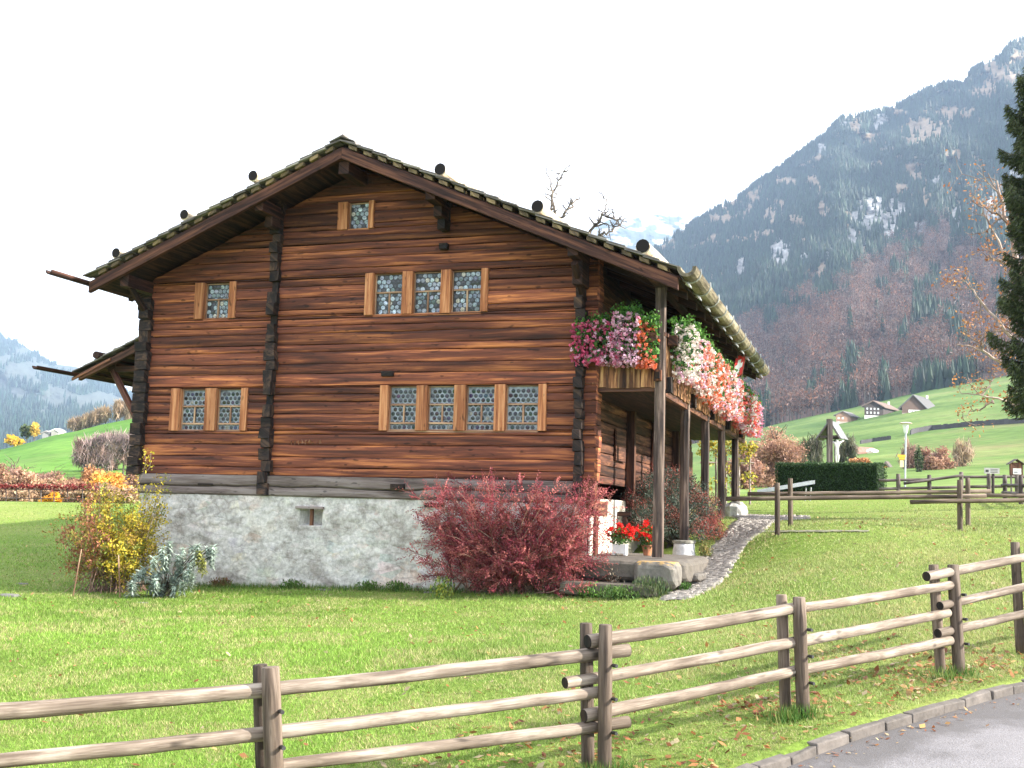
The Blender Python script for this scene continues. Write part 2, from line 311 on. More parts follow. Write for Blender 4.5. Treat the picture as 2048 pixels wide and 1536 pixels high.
# ------------------------------------------------------------------ far relief (real distances, sampled in polar steps round the viewpoint)
def interp(u, kn): kn = np.array(kn, float); return np.interp(u, kn[:, 0], kn[:, 1])
ridgeR = [(-900, 950), (300, 960), (700, 905), (950, 800), (1100, 690), (1200, 600), (1310, 500), (1400, 440), (1425, 425), (1490, 388), (1510, 370), (1560, 338), (1610, 300), (1650, 272), (1680, 240), (1720, 234), (1760, 226), (1800, 212), (1860, 178), (1895, 170), (1928, 172), (1940, 148), (1975, 125), (2000, 118), (2020, 92), (2048, 80), (2200, 30), (2400, 10), (2800, 0), (4600, 40)]
ridgeL = [(-3600, 500), (-2000, 520), (-900, 560), (-400, 600), (-150, 650), (0, 673), (35, 684), (70, 705), (100, 727), (150, 733), (185, 745), (230, 775), (300, 800), (500, 850), (800, 900)]
ridgeS = [(500, 700), (900, 600), (1100, 500), (1180, 462), (1215, 440), (1250, 436), (1300, 428), (1340, 430), (1400, 432), (1460, 445), (1600, 500), (2000, 600)]
edgeR = [(-900, 985), (900, 975), (1200, 930), (1420, 880), (1480, 868), (1560, 846), (1700, 816), (1850, 782), (1990, 756), (2048, 745), (2400, 680), (4600, 560)]
hillL = [(-3600, 900), (-900, 905), (-100, 912), (0, 900), (60, 885), (100, 872), (150, 863), (200, 850), (260, 838), (330, 828), (500, 850), (700, 930), (900, 985)]
def far(us, rows, name, mat, jn=.05, seed=0, js=6, sub=None, nsub=20):
    """rows: list of (v(u) function, depth(u) function)"""
    us = np.asarray(us, float); Vs = np.array([r[0](us) for r in rows]); Ds = np.array([r[1](us) for r in rows])
    t = np.linspace(0, len(rows)-1, nsub*(len(rows)-1)+1); i0 = np.clip(np.floor(t).astype(int), 0, len(rows)-2); f = (t-i0)[:, None]
    V = Vs[i0]*(1-f)+Vs[i0+1]*f; D = np.exp(np.log(Ds[i0])*(1-f)+np.log(Ds[i0+1])*f); U = np.broadcast_to(us, V.shape)
    nn = noise2(U/90+seed, V/60+seed*3, 5)-.5
    D = D*(1+jn*nn*2*np.clip(t/1.0, 0, 1)[:, None]); P = farP(U, V, D); return U, V, P
def farP(U, V, D):
    d = FW+RT*((U-1024)/F_PX)[..., None]-UP*((V-768)/F_PX)[..., None]; return EYE+d*(D/np.hypot(d[..., 0], d[..., 1]))[..., None]
cst = lambda c: (lambda u: np.full_like(u, c, dtype=float)); kf = lambda kn: (lambda u: interp(u, kn))
def lerpv(a, b, t): return lambda u: interp(u, a)*(1-t)+b*t

# meadow slope on the right
meadow_us = np.linspace(-700, 4600, 300)
baseM = [(-900, 1075), (700, 1010), (1200, 985), (1560, 983), (2048, 978), (4600, 900)]
rowsM = [(lambda u: interp(u, baseM)+25, cst(44)), (kf(baseM), cst(62)), (lambda u: interp(u, baseM)*.72+interp(u, edgeR)*.28, cst(150)), (lambda u: interp(u, baseM)*.36+interp(u, edgeR)*.64, cst(300)), (kf(edgeR), cst(560)), (lambda u: interp(u, edgeR)-3, cst(700))]
U, V, P = far(meadow_us, rowsM, '', None, .0)
def hillmat(name, c1, c2, c3, sc=.02):
    m, nt, b = nodes(name); t = nd(nt, 'ShaderNodeTexCoord'); o = t.outputs['Object']
    n1 = nd(nt, 'ShaderNodeTexNoise', {'Vector': o, 'Scale': sc, 'Detail': 6., 'Roughness': .6}); n2 = nd(nt, 'ShaderNodeTexNoise', {'Vector': o, 'Scale': sc*22, 'Detail': 5.})
    mp = nd(nt, 'ShaderNodeMapping', {'Vector': o, 'Scale': (.3, .3, 3.)}); n3 = nd(nt, 'ShaderNodeTexNoise', {'Vector': mp.outputs[0], 'Scale': .06, 'Detail': 4.})
    c = ramp(nt, n1.outputs[0], [(.36, c1), (.55, c2), (.7, c3)]); c2_ = ramp(nt, n2.outputs[0], [(.3, (.75,)*3), (.7, (1.2,)*3)]); c = mixc(nt, 1., c, c2_, 'MULTIPLY')
    c3_ = ramp(nt, n3.outputs[0], [(.4, (.8, .85, .8)), (.6, (1.15, 1.1, 1.1))]); c = mixc(nt, 1., c, c3_, 'MULTIPLY')
    nt.links.new(c, b.inputs['Base Color']); b.inputs['Roughness'].default_value = .95; b.inputs['Specular IOR Level'].default_value = .05; return m
tag(gridmesh(P, flip=True).build('meadow_slope', hillmat('meadow', (.085, .145, .042), (.135, .20, .06), (.20, .195, .09)), smooth=True), kind='structure')
def meadow_d(u, v):
    t = np.linspace(0, 5, 600); i0 = np.clip(np.floor(t).astype(int), 0, 4); f = t-i0
    vs = np.array([r[0](np.array([float(u)]))[0] for r in rowsM]); ds = np.array([r[1](np.array([float(u)]))[0] for r in rowsM])
    V = vs[i0]*(1-f)+vs[i0+1]*f; D = np.exp(np.log(ds[i0])*(1-f)+np.log(ds[i0+1])*f); k = np.argmin(np.abs(V-v)+(D < 50)*5); return D[k]
def onmeadow(u, v): return farP(np.array(float(u)), np.array(float(v)), np.array(meadow_d(u, v)))
# left hill
left_us = np.linspace(-3600, 900, 200)
rowsL = [(cst(1040), cst(55)), (cst(1012), cst(80)), (cst(985), cst(130)), (lambda u: interp(u, hillL)*.6+985*.4, cst(190)), (kf(hillL), cst(300)), (lambda u: interp(u, hillL)+12, cst(420))]
U, V, P = far(left_us, rowsL, '', None, .0)
tag(gridmesh(P, flip=True).build('left_hill', hillmat('left_meadow', (.085, .19, .035), (.12, .24, .045), (.17, .25, .07)), smooth=True), kind='structure')

# mountains: colour zones: 0 conifer,1 beech,2 tan grass,3 rock
rocks = [(1765, 440, 55, 50), (1705, 478, 14, 20), (1560, 512, 22, 26), (1608, 520, 12, 14), (1480, 540, 12, 22), (1760, 240, 18, 16), (1722, 250, 8, 8), (1690, 252, 10, 8), (1985, 420, 40, 45), (2030, 350, 30, 30), (1645, 300, 9, 12), (1910, 430, 14, 22), (1660, 505, 8, 20), (1870, 370, 14, 16), (2300, 300, 60, 60), (1840, 455, 20, 12)]
tans = [(1850, 255, 60, 26), (1905, 225, 45, 16), (2010, 160, 60, 24), (1960, 185, 40, 16), (2040, 120, 30, 20), (1830, 285, 30, 14), (1575, 365, 28, 16), (1540, 435, 18, 14), (1625, 365, 18, 16), (1825, 350, 22, 22), (1800, 380, 20, 14), (1860, 400, 18, 18), (1505, 395, 14, 14), (1440, 440, 26, 12), (1430, 480, 16, 12), (1500, 480, 40, 10), (1905, 310, 24, 10), (1650, 420, 14, 24), (2150, 120, 80, 60), (2350, 60, 100, 60), (1595, 445, 14, 20), (2060, 240, 40, 12)]
def ell(U, V, L_, nz=.9):
    s = np.full(U.shape, -9.); n = noise2(U/14., V/10., 4)
    for a, b, c, d in L_: s = np.maximum(s, 1-np.hypot((U-a)/c, (V-b)/d)+(n-.5)*nz*2)
    return s
def beechline(U): return np.interp(U, [1200, 1380, 1480, 1600, 1700, 1760, 1850, 1880, 2000, 2100, 2600], [720, 700, 660, 610, 570, 510, 470, 450, 520, 500, 480])
def zoneR(U, V):
    z = np.where(V > beechline(U)+60*(noise2(U/60, V/30)-.5)*2, 1, 0)
    dk = (noise2(U/34+5, V/46+2, 4) > .62) & (z == 1); z = np.where(dk, 0, z)
    z = np.where((noise2(U/22+15, V/15+8, 4) > .645) & (z == 0) & (V < 560), 2, z)
    z = np.where(ell(U, V, tans) > .15, 2, z); z = np.where(ell(U, V, rocks, 1.1) > .08, 3, z); return z
ZC = np.array([(.035, .06, .038), (.17, .10, .075), (.23, .17, .11), (.31, .305, .30)])
MTN = attrmat('mountain_ground', .95, .05, .6, .3)
mr_us = np.concatenate([np.linspace(-900, 1180, 60), np.linspace(1190, 2150, 520), np.linspace(2160, 4600, 90)])
rowsR = [(lambda u: interp(u, edgeR)+6, cst(555)), (lambda u: interp(u, edgeR)-8, cst(600)), (lambda u: interp(u, edgeR)*.62+interp(u, ridgeR)*.38, cst(1000)), (lambda u: interp(u, edgeR)*.3+interp(u, ridgeR)*.7, cst(1500)), (kf(ridgeR), cst(2150)), (lambda u: interp(u, ridgeR)+30, cst(2500))]
U, V, P = far(mr_us, rowsR, '', None, .09, 3, nsub=60)
Zn = zoneR(U, V); colr = ZC[Zn]; nr = noise2(U/5., V/4., 3)[..., None]; colr = colr*np.where(Zn[..., None] == 3, .1+1.5*nr, .7+.6*nr)
tag(gridmesh(P, flip=True, col=colr.reshape(-1, 3)).build('mountain', MTN, smooth=False), kind='structure')
def samp(U, V, P, n, dens, umin, umax, cond):
    """random surface points over the relief grid, about dens(P) weighted"""
    nU = P.shape[1]; nV = P.shape[0]; i = rng.integers(0, nV-1, n); j = rng.integers(0, nU-1, n); a, b = rng.random((2, n, 1))
    p = P[i, j]*(1-a)*(1-b)+P[i+1, j]*a*(1-b)+P[i, j+1]*(1-a)*b+P[i+1, j+1]*a*b
    u = U[i, j]+b[:, 0]*(U[i, np.minimum(j+1, nU-1)]-U[i, j]); v = V[i, j]*(1-a[:, 0])+V[i+1, j]*a[:, 0]
    ar = np.linalg.norm(np.cross(P[i+1, j]-P[i, j], P[i, j+1]-P[i, j]), axis=1); k = cond(u, v) & (u > umin) & (u < umax)
    D = np.linalg.norm(p-EYE, axis=1); wgt = ar*dens(D); wgt = wgt/np.percentile(wgt[k], 97); k &= rng.random(n) < wgt
    return p[k], u[k], v[k]
def conifers(p, h, name, c, nb=5):
    n = len(p); m = M(); h = h*rng.uniform(.6, 1.25, n); r = h*rng.uniform(.14, .22, n); ph = rng.random(n)*6.28
    base = np.array(c)*rng.uniform(.5, 1.5, (n, 1))*(1+rng.normal(0, .08, (n, 3)))
    th = np.arange(nb)/nb*2*np.pi
    for z0, z1, rr in ((.04, .62, 1.), (.38, 1.0, .62)):
        ring = np.stack([np.cos(ph[:, None]+th)*(r*rr)[:, None]*rng.uniform(.7, 1.25, (n, nb)), np.sin(ph[:, None]+th)*(r*rr)[:, None]*rng.uniform(.7, 1.25, (n, nb)), (h*z0)[:, None]+rng.uniform(-.05, .05, (n, nb))*h[:, None]], -1)+p[:, None]
        top = p[:, None]+np.stack([rng.normal(0, .02, n)*h, rng.normal(0, .02, n)*h, h*z1], -1)[:, None]
        Vv = np.concatenate([ring, top], 1); k = nb+1; o = np.arange(n)[:, None, None]*k
        F = (o+np.array([[a, (a+1) % nb, nb] for a in range(nb)])[None]).reshape(-1, 3)
        cc = np.repeat(base[:, None], k, 1); cc[:, nb] *= 1.15
        m.add(Vv.reshape(-1, 3), F, cc.reshape(-1, 3))
    o = m.build(name, NEEDLE); return o
p, u, v = samp(U, V, P, 260000, lambda D: 1/D**.9, 1290, 2350, lambda u, v: zoneR(u, v) == 0)
p = p[:42000]; o = conifers(p, 12.5, 'conifer_forest', (.022, .045, .026)); tag(o, kind='stuff')
pr_, u_, v_ = samp(U, V, P, 30000, lambda D: 1/D, 1290, 2350, lambda u, v: (zoneR(u, v) >= 2) & (noise2(u/9, v/9, 2) > .45))
o = conifers(pr_[:1500], 13, 'scattered_mountain_conifers', (.03, .05, .03)); tag(o, kind='stuff')
def beeches(p, h, name, cols, nl=34, asp=.35):
    n = len(p); m = M(); h = h*rng.uniform(.7, 1.25, n); tw = h*.012+.05
    base = pick(cols, n)*rng.uniform(.4, 1.25, (n, 1))
    # pale trunks
    k = rng.random(n) < .55; q = p[k]; hh = h[k]; e = tw[k][:, None]*np.array([1, -.2, 0]); up = np.stack([rng.normal(0, .03, len(q))*hh, hh*0, hh*.8], -1)
    Vv = np.stack([q-e, q+e, q+e*.4+up, q-e*.4+up], 1).reshape(-1, 3); m.add(Vv, np.arange(len(Vv)).reshape(-1, 4), np.repeat(np.array([[.22, .19, .17]])*rng.uniform(.5, 1.4, (len(q), 1)), 4, 0))
    c = p[:, None]+np.stack([np.zeros(n), np.zeros(n), h*.62], -1)[:, None]; d = rng.normal(size=(n, nl, 3)); d /= np.linalg.norm(d, axis=2, keepdims=True); d *= rng.random((n, nl, 1))**.4
    C = c+d*np.stack([h*.28, h*.28, h*.38], -1)[:, None]
    C = C.reshape(-1, 3); m.leaves(C, np.repeat(h*.12, nl), np.repeat(base, nl, 0), asp, (0, 0, 1), .35, .3)
    return m.build(name, LEAF)
BC = [(.17, .10, .08), (.145, .10, .085), (.19, .095, .065), (.13, .10, .09), (.155, .11, .085), (.23, .105, .06)]
p, u, v = samp(U, V, P, 90000, lambda D: 1/D**1.3, 1290, 2350, lambda u, v: zoneR(u, v) == 1)
print('beech', len(p)); o = beeches(p[:14000], 13, 'beech_forest', BC, 26); tag(o, kind='stuff')
# left mountain
rowsLM = [(lambda u: interp(u, hillL)+40, cst(1500)), (lambda u: interp(u, hillL)*.5+interp(u, ridgeL)*.5, cst(3100)), (kf(ridgeL), cst(4700)), (lambda u: interp(u, ridgeL)+30, cst(4900))]
ml_us = np.concatenate([np.linspace(-3600, -220, 80), np.linspace(-200, 420, 220), np.linspace(430, 900, 20)])
U, V, P = far(ml_us, rowsLM, '', None, .1, 8, nsub=50)
zoneL = lambda U, V: np.where(noise2(U/38+3, V/16+9, 4)+.0006*(820-V) > .56, 2, 0)
Zn = zoneL(U, V); nr = noise2(U/5., V/4., 3)[..., None]
tag(gridmesh(P, flip=True, col=(np.where(Zn[..., None] == 2, np.array([.06, .075, .06]), ZC[Zn])*(.7+.6*nr)).reshape(-1, 3)).build('left_mountain', MTN), kind='structure')
p, u, v = samp(U, V, P, 60000, lambda D: 1/D**.9, -250, 420, lambda u, v: zoneL(u, v) == 0)
o = conifers(p[:9000], 20, 'left_mountain_forest', (.022, .05, .035)); tag(o, kind='stuff')
# distant snowy ridge
rowsS = [(lambda u: interp(u, ridgeS)*0+1000, cst(3000)), (lambda u: interp(u, ridgeS)+90, cst(3800)), (kf(ridgeS), cst(4800)), (lambda u: interp(u, ridgeS)+30, cst(5200))]
U, V, P = far(np.linspace(500, 2000, 300), rowsS, '', None, .1, 5, nsub=40)
dv = V-interp(U, ridgeS); zn = noise2(U/26+3, V/11+9, 5)
cs = np.where((zn < .44+.0018*dv)[..., None], np.array([.05, .075, .06]), np.where(((zn > .53) & (dv < 60))[..., None], np.array([.55, .54, .54]), np.array([.42, .34, .27])))
tag(gridmesh(P, flip=True, col=cs.reshape(-1, 3)).build('distant_ridge', MTN), kind='structure')
print('terrain ok')
# ------------------------------------------------------------------ haze
hm = bpy.data.materials.new('haze_air'); hm.use_nodes = True; hn = hm.node_tree; hn.nodes.clear()
ho = hn.nodes.new('ShaderNodeOutputMaterial'); hv = hn.nodes.new('ShaderNodeVolumePrincipled'); hv.inputs['Color'].default_value = (.50, .69, 1, 1); hv.inputs['Density'].default_value = 1.4e-4; hv.inputs['Anisotropy'].default_value = .1
hn.links.new(hv.outputs[0], ho.inputs['Volume'])
hz = M(); hz.box([-5400, -5400, -15.5], [10800, 0, 0], [0, 10800, 0], [0, 0, 1250]); hz = hz.build('haze', hm); tag(hz, kind='stuff')
# ------------------------------------------------------------------ the log house
def n1d(x, s): return noise2(np.asarray(x)*1., np.full(np.shape(x), s*7.31), 3)-.5
XL, XR, ZS0, ZS1 = -9.35, 0., 1.83, 2.24
ROOFX = -4.6
def zt(X): return 8.69-.43*np.abs(np.asarray(X)-ROOFX)
house = thing('log_house', 'dark brown and orange weathered log house with shingle roof on a whitewashed stone base', 'house', H(-4.6, 0, 0))
# courses of logs on the front gable
openings = []   # (x0,x1,z0,z1)
def lin(p0, X0, p1, X1): return lambda u: X0+(u-p0)/(p1-p0)*(X1-X0)
wins = [dict(x0=-5.10, x1=-4.31, z0=7.16, z1=7.70, posts=[(678, 697), (738, 748)], f=lin(678, -5.10, 748, -4.31), kind='attic'),
        dict(x0=-8.31, x1=-7.35, z0=5.44, z1=6.18, posts=[(393, 410), (458, 470)], f=lin(393, -8.31, 470, -7.35), kind='upper'),
        dict(x0=-4.43, x1=-1.87, z0=5.41, z1=6.23, posts=[(733, 750), (808, 828), (884, 903), (962, 975)], f=lin(733, -4.43, 975, -1.87), kind='upper'),
        dict(x0=-8.73, x1=-6.93, z0=3.13, z1=3.98, posts=[(345, 362), (412, 433), (480, 493)], f=lin(345, -8.73, 493, -6.93), kind='lower'),
        dict(x0=-4.01, x1=-.66, z0=3.15, z1=4.00, posts=[(762, 778), (837, 858), (913, 935), (992, 1013), (1076, 1092)], f=lin(762, -4.01, 1092, -.66), kind='lower')]
for q in wins: openings.append((q['x0'], q['x1'], q['z0'], q['z1']))
wall = M(); zs = [ZS1]
while zs[-1] < 8.4: zs.append(zs[-1]+rng.uniform(.14, .25))
def course(m, x0, x1, z0, z1, yb, seedv, slope=True, axis='f', lim=None):
    """one log, bulging profile, slightly wavy seams"""
    nx = max(3, int(abs(x1-x0)/.22)+1); zz = np.array([z0, z0+.012, z0+.3*(z1-z0), z0+.7*(z1-z0), z1-.010, z1]); yy = np.array([.03, .004, -.007, -.009, -.002, .03])+yb
    t = np.linspace(0, 1, nx)
    V = np.empty((len(zz), nx, 3)); G = np.empty_like(V)
    for k, (z, y) in enumerate(zip(zz, yy)):
        a, b = x0, x1
        if lim is not None:
            h = (8.36-z)/.43; a = max(x0, ROOFX-h) if x0 <= -9 or True else x0; b = min(x1, ROOFX+h)
            a = min(a, b)
        x = a+(b-a)*t; wv = n1d(x*1.1, seedv)*.03; wy = n1d(x*.9+50, seedv+3)*.03
        V[k] = H(x, y+wy, z+wv) if axis == 'f' else H(y*-1, x, z+wv)
        G[k] = np.stack([x+seedv*5.9, np.full(nx, z*1.0), np.full(nx, (seedv*.05) % 40)], -1)
    i, j = np.meshgrid(np.arange(len(zz)-1), np.arange(nx-1), indexing='ij'); q = i*nx+j
    F = np.stack([q, q+1, q+nx+1, q+nx], -1).reshape(-1, 4)
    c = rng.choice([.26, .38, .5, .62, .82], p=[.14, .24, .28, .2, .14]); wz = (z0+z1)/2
    c = c*(1. if wz < 5 else max(.5, 1-.14*(wz-5)))  # upper courses darker: weathering plus eaves shade painted into the colour
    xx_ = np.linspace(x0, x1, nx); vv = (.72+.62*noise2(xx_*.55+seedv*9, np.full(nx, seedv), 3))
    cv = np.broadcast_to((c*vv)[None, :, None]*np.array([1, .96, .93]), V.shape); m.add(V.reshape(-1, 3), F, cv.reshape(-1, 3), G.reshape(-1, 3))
for k in range(len(zs)-1):
    z0, z1 = zs[k], zs[k+1]; cuts = [(XL, .3)]
    pieces = [(XL-.02, .28, z0, z1)]
    for (a, b, c, d) in openings:
        new = []
        for (p, q, r, s) in pieces:
            if r >= d or s <= c or p >= b or q <= a: new.append((p, q, r, s)); continue
            if r < c: new.append((p, q, r, c)); 
            lo, hi = max(r, c), min(s, d)
            new.append((p, a, lo, hi)); new.append((b, q, lo, hi))
            if s > d: new.append((p, q, d, s))
        pieces = new
    for pi, (p, q, r, s) in enumerate(pieces):
        # split long logs once
        if s-r < .015: continue
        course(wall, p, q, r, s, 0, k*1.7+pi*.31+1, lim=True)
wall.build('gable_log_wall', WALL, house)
back = M()   # dark backing behind the openings and core of the house
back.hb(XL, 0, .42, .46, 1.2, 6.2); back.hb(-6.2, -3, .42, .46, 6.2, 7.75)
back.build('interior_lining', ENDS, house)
# side walls, back wall
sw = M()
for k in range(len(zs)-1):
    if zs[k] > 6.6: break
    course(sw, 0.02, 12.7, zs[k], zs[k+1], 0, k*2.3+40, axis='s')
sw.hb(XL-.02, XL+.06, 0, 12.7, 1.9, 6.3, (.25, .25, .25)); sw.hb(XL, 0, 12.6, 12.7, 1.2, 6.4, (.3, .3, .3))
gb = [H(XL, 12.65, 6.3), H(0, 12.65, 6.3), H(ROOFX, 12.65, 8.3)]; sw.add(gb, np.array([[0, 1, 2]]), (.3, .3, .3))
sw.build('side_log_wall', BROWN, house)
# sill beam
sb_ = M()
nx = 60; xs = np.linspace(XL-.02, .05, nx)
for (za, zb, sd) in ((ZS0, ZS0+.19, 3), (ZS0+.19, ZS1, 8)):
    prof = np.array([[.1, za], [-.03, za], [-.06, za+.03], [-.065, (za+zb)/2], [-.05, zb-.015], [.04, zb]]); V = np.empty((6, nx, 3)); G = np.empty_like(V)
    for k, (y, z) in enumerate(prof):
        wv = n1d(xs*.8, 5.)*.12 if (k in (0, 1, 2) and sd == 8) or (k in (4, 5) and sd == 3) else np.zeros(nx)
        V[k] = H(xs, y+n1d(xs*.7, sd+k)*.015, z+wv-(.0 if k > 2 else 0)); G[k] = np.stack([xs+sd, np.full(nx, z*1.0), np.full(nx, sd*1.)], -1)
    i, j = np.meshgrid(np.arange(5), np.arange(nx-1), indexing='ij'); q = i*nx+j
    sb_.add(V.reshape(-1, 3), np.stack([q, q+1, q+nx+1, q+nx], -1).reshape(-1, 4), (.5, .5, .5), G.reshape(-1, 3))
sb_.hb(-7.95, -7.6, -.068, -.05, 2.02, 2.055, (.08, .07, .06))
sb_.build('sill_beam', GREYW, house, smooth=False)
# log-end columns
def endcol(X, w, z0, z1, pr=.17, gaps=(), yoff=0, nm='log_end_column', side=0):
    m = M(); z = z0
    while z < z1:
        h = rng.uniform(.17, .26)
        if not any(a < z+h/2 < b for a, b in gaps):
            ww = w*rng.uniform(.75, 1.15); dx = rng.normal(0, .015); pj = pr*rng.uniform(.7, 1.25)
            m.hb(X-ww/2+dx, X+ww/2+dx, -pj, .03, z+.008, min(z+h, z1), np.array([1, 1, 1])*rng.uniform(.3, .8), jit=.006)
        z += h
    m.hb(X-w*.33, X+w*.33, -.05, .03, z0, z1, (.25, .25, .25)); m.build(nm, ENDS, house, bev=.012)
endcol(-6.42, .21, 1.84, 7.9, .17, gaps=((5.95, 6.15), (5.3, 5.42), (4.05, 4.2), (3.72, 3.85)))
endcol(-9.45, .30, 2.2, 5.9, .16); endcol(-.02, .17, 1.9, 6.3, .2)
endcol(-2.78, .2, 6.98, 7.55, .22, nm='purlin_bracket'); 
for q_ in ((-2.87, -2.7, -.12, .02, 6.63, 6.75), (-4.0, -3.75, -.06, .02, 4.19, 4.29), (-3.67, -3.4, -.16, -.05, 2.02, 2.12), (-3.0, -2.6, -.06, .0, 1.7, 1.78)): m = M(); m.hb(*q_, (.35,)*3); m.build('beam_stub', ENDS, house, bev=.01)
# log heads at the front right corner seen beside the dark column
m = M()
for k in range(len(zs)-1):
    if zs[k] > 6.3: break
    m.hb(.262+rng.normal(0, .008), .30+rng.normal(0, .01), -.01, .28, zs[k]+.01, zs[k+1]-.006, np.array([1, .98, .96])*rng.uniform(.35, .9), jit=.004)
m.hb(.05, .262, .02, .28, 1.9, 6.3, (.3, .3, .3)); m.build('corner_log_head', WALL, house)
# windows
SASHM = SASH
def glassm():
    m, nt, b = nodes('old_crown_glass'); a = nd(nt, 'ShaderNodeAttribute', attribute_name='col'); t = nd(nt, 'ShaderNodeTexCoord')
    n = nd(nt, 'ShaderNodeTexNoise', {'Vector': t.outputs['Object'], 'Scale': 28., 'Detail': 2.}); c = mixc(nt, 1., a.outputs['Color'], ramp(nt, n.outputs[0], [(.3, (.5,)*3), (.7, (1.5,)*3)]), 'MULTIPLY')
    nt.links.new(c, b.inputs['Base Color']); b.inputs['Roughness'].default_value = .14; b.inputs['Specular IOR Level'].default_value = .4; bump(nt, b, n.outputs[0], .25, .01); return m
GLASS = glassm(); LEADL = plain('pale_lead_glass', (.26, .30, .34), .35, .0, sc=9, var=.4); LEAD = plain('lead_came', (.05, .05, .055), .5, .3)
WDESC = {'attic': 'small square attic window', 'upper': 'upper floor window', 'lower': 'ground floor window'}
for q in wins:
    pf = [(q['f'](a), q['f'](b)) for a, b in q['posts']]; z0, z1 = q['z0'], q['z1']
    for (a, b) in pf:
        m = M(); m.hb(a, b, -.045, .13, z0-.01, z1+.01, np.array([1, 1, 1])*rng.uniform(.42, .62), jit=.003); m.build('window_post', FRAMEW, house, bev=.006)
    m = M(); m.hb(pf[0][1], pf[-1][0], .0, .14, z0-.045, z0+.0, (.55, .55, .55)); m.build('window_sill', SASH if q['kind'] == 'lower' else FRAMEW, house)
    for k in range(len(pf)-1):
        a, b = pf[k][1], pf[k+1][0]; W_, Hh = b-a, z1-z0
        wn = M(); s = .022
        wn.hb(a, a+s, .07, .11, z0, z1); wn.hb(b-s, b, .07, .11, z0, z1); wn.hb(a+s, b-s, .07, .11, z0, z0+s); wn.hb(a+s, b-s, .07, .11, z1-s, z1)
        wo = wn.build('window', SASH, house)
        mt = M(); hz_ = []
        if q['kind'] == 'lower': mt.hb(a+s, b-s, .055, .098, z0+.565*Hh, z0+.605*Hh); mt.hb(a+s, b-s, .055, .1, z0+.145*Hh, z0+.185*Hh, (.65,)*3); mt.hb(a+W_*.49, a+W_*.54, .057, .096, z0+.185*Hh, z0+.565*Hh, (.6,)*3); hz_ = [(0, .145), (.185, .565), (.605, 1)]
        elif q['kind'] == 'upper': mt.hb(a+s, b-s, .055, .098, z0+.52*Hh, z0+.56*Hh); mt.hb(a+W_*.48, a+W_*.53, .057, .096, z0+s, z0+.52*Hh)
        if mt.n: mt.build('muntin', SASH, wo)
        gl = M(); gl.hb(a+s, b-s, .095, .10, z0+s, z1-s, (.10, .11, .115)); gl.build('lead_lattice', LEAD if q['kind'] != 'lower' else LEADL, wo)
        g = M(); p_ = .098; rowh = p_*.87; nr = int((Hh-2*s)/rowh)+1; nc = int((W_-2*s)/p_)+2
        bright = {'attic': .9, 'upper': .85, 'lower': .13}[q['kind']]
        for r_ in range(nr):
            for c_ in range(nc):
                cx_ = a+s+p_*.5+(c_+(.5 if r_ % 2 else 0)-.5)*p_; cz_ = z0+s+rowh*(r_+.5)
                if cx_ < a+s+.02 or cx_ > b-s-.02 or cz_ > z1-s-.02 or cz_ < z0+s+.02: continue
                rr = p_*(.455 if q['kind'] != 'lower' else .40); tx, tz = rng.normal(0, .10, 2); th = np.arange(10)/10*2*np.pi
                ring = np.stack([cx_+rr*np.cos(th), cz_+rr*np.sin(th)], -1); ring[:, 0] = np.clip(ring[:, 0], a+s, b-s); ring[:, 1] = np.clip(ring[:, 1], z0+s, z1-s)
                yv = .088+tx*(ring[:, 0]-cx_)+tz*(ring[:, 1]-cz_); V = np.vstack([H(ring[:, 0], yv, ring[:, 1]), H(cx_, .084, cz_)[None]])
                cc = np.array([.30, .36, .42])*bright*rng.uniform(.5, 1.4)*(.35+1.3*noise2(np.array([cx_*3.5]), np.array([cz_*3.5]), 2)[0])+rng.normal(0, .012, 3)  # uneven reflections painted into the disc colours
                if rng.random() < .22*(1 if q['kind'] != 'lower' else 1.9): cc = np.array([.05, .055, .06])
                if rng.random() < .05: cc = np.array([.42, .40, .34])*(1 if q['kind'] != 'lower' else .5)
                g.add(V, np.array([[i, (i+1) % 10, 10] for i in range(10)]), np.clip(cc, .02, 1))
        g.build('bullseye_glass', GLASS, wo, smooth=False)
# carved scratches under the ground floor windows
for x in np.arange(-5.9, -5.2, .08):
    m = M()
    if rng.random() < 2: m.hb(x, x+.010, -.022, -.010, 2.87+rng.uniform(-.03, .03), 2.90+rng.uniform(-.01, .05), (.38, .3, .25), jit=.012); m.build('carved_mark', SASH, house)

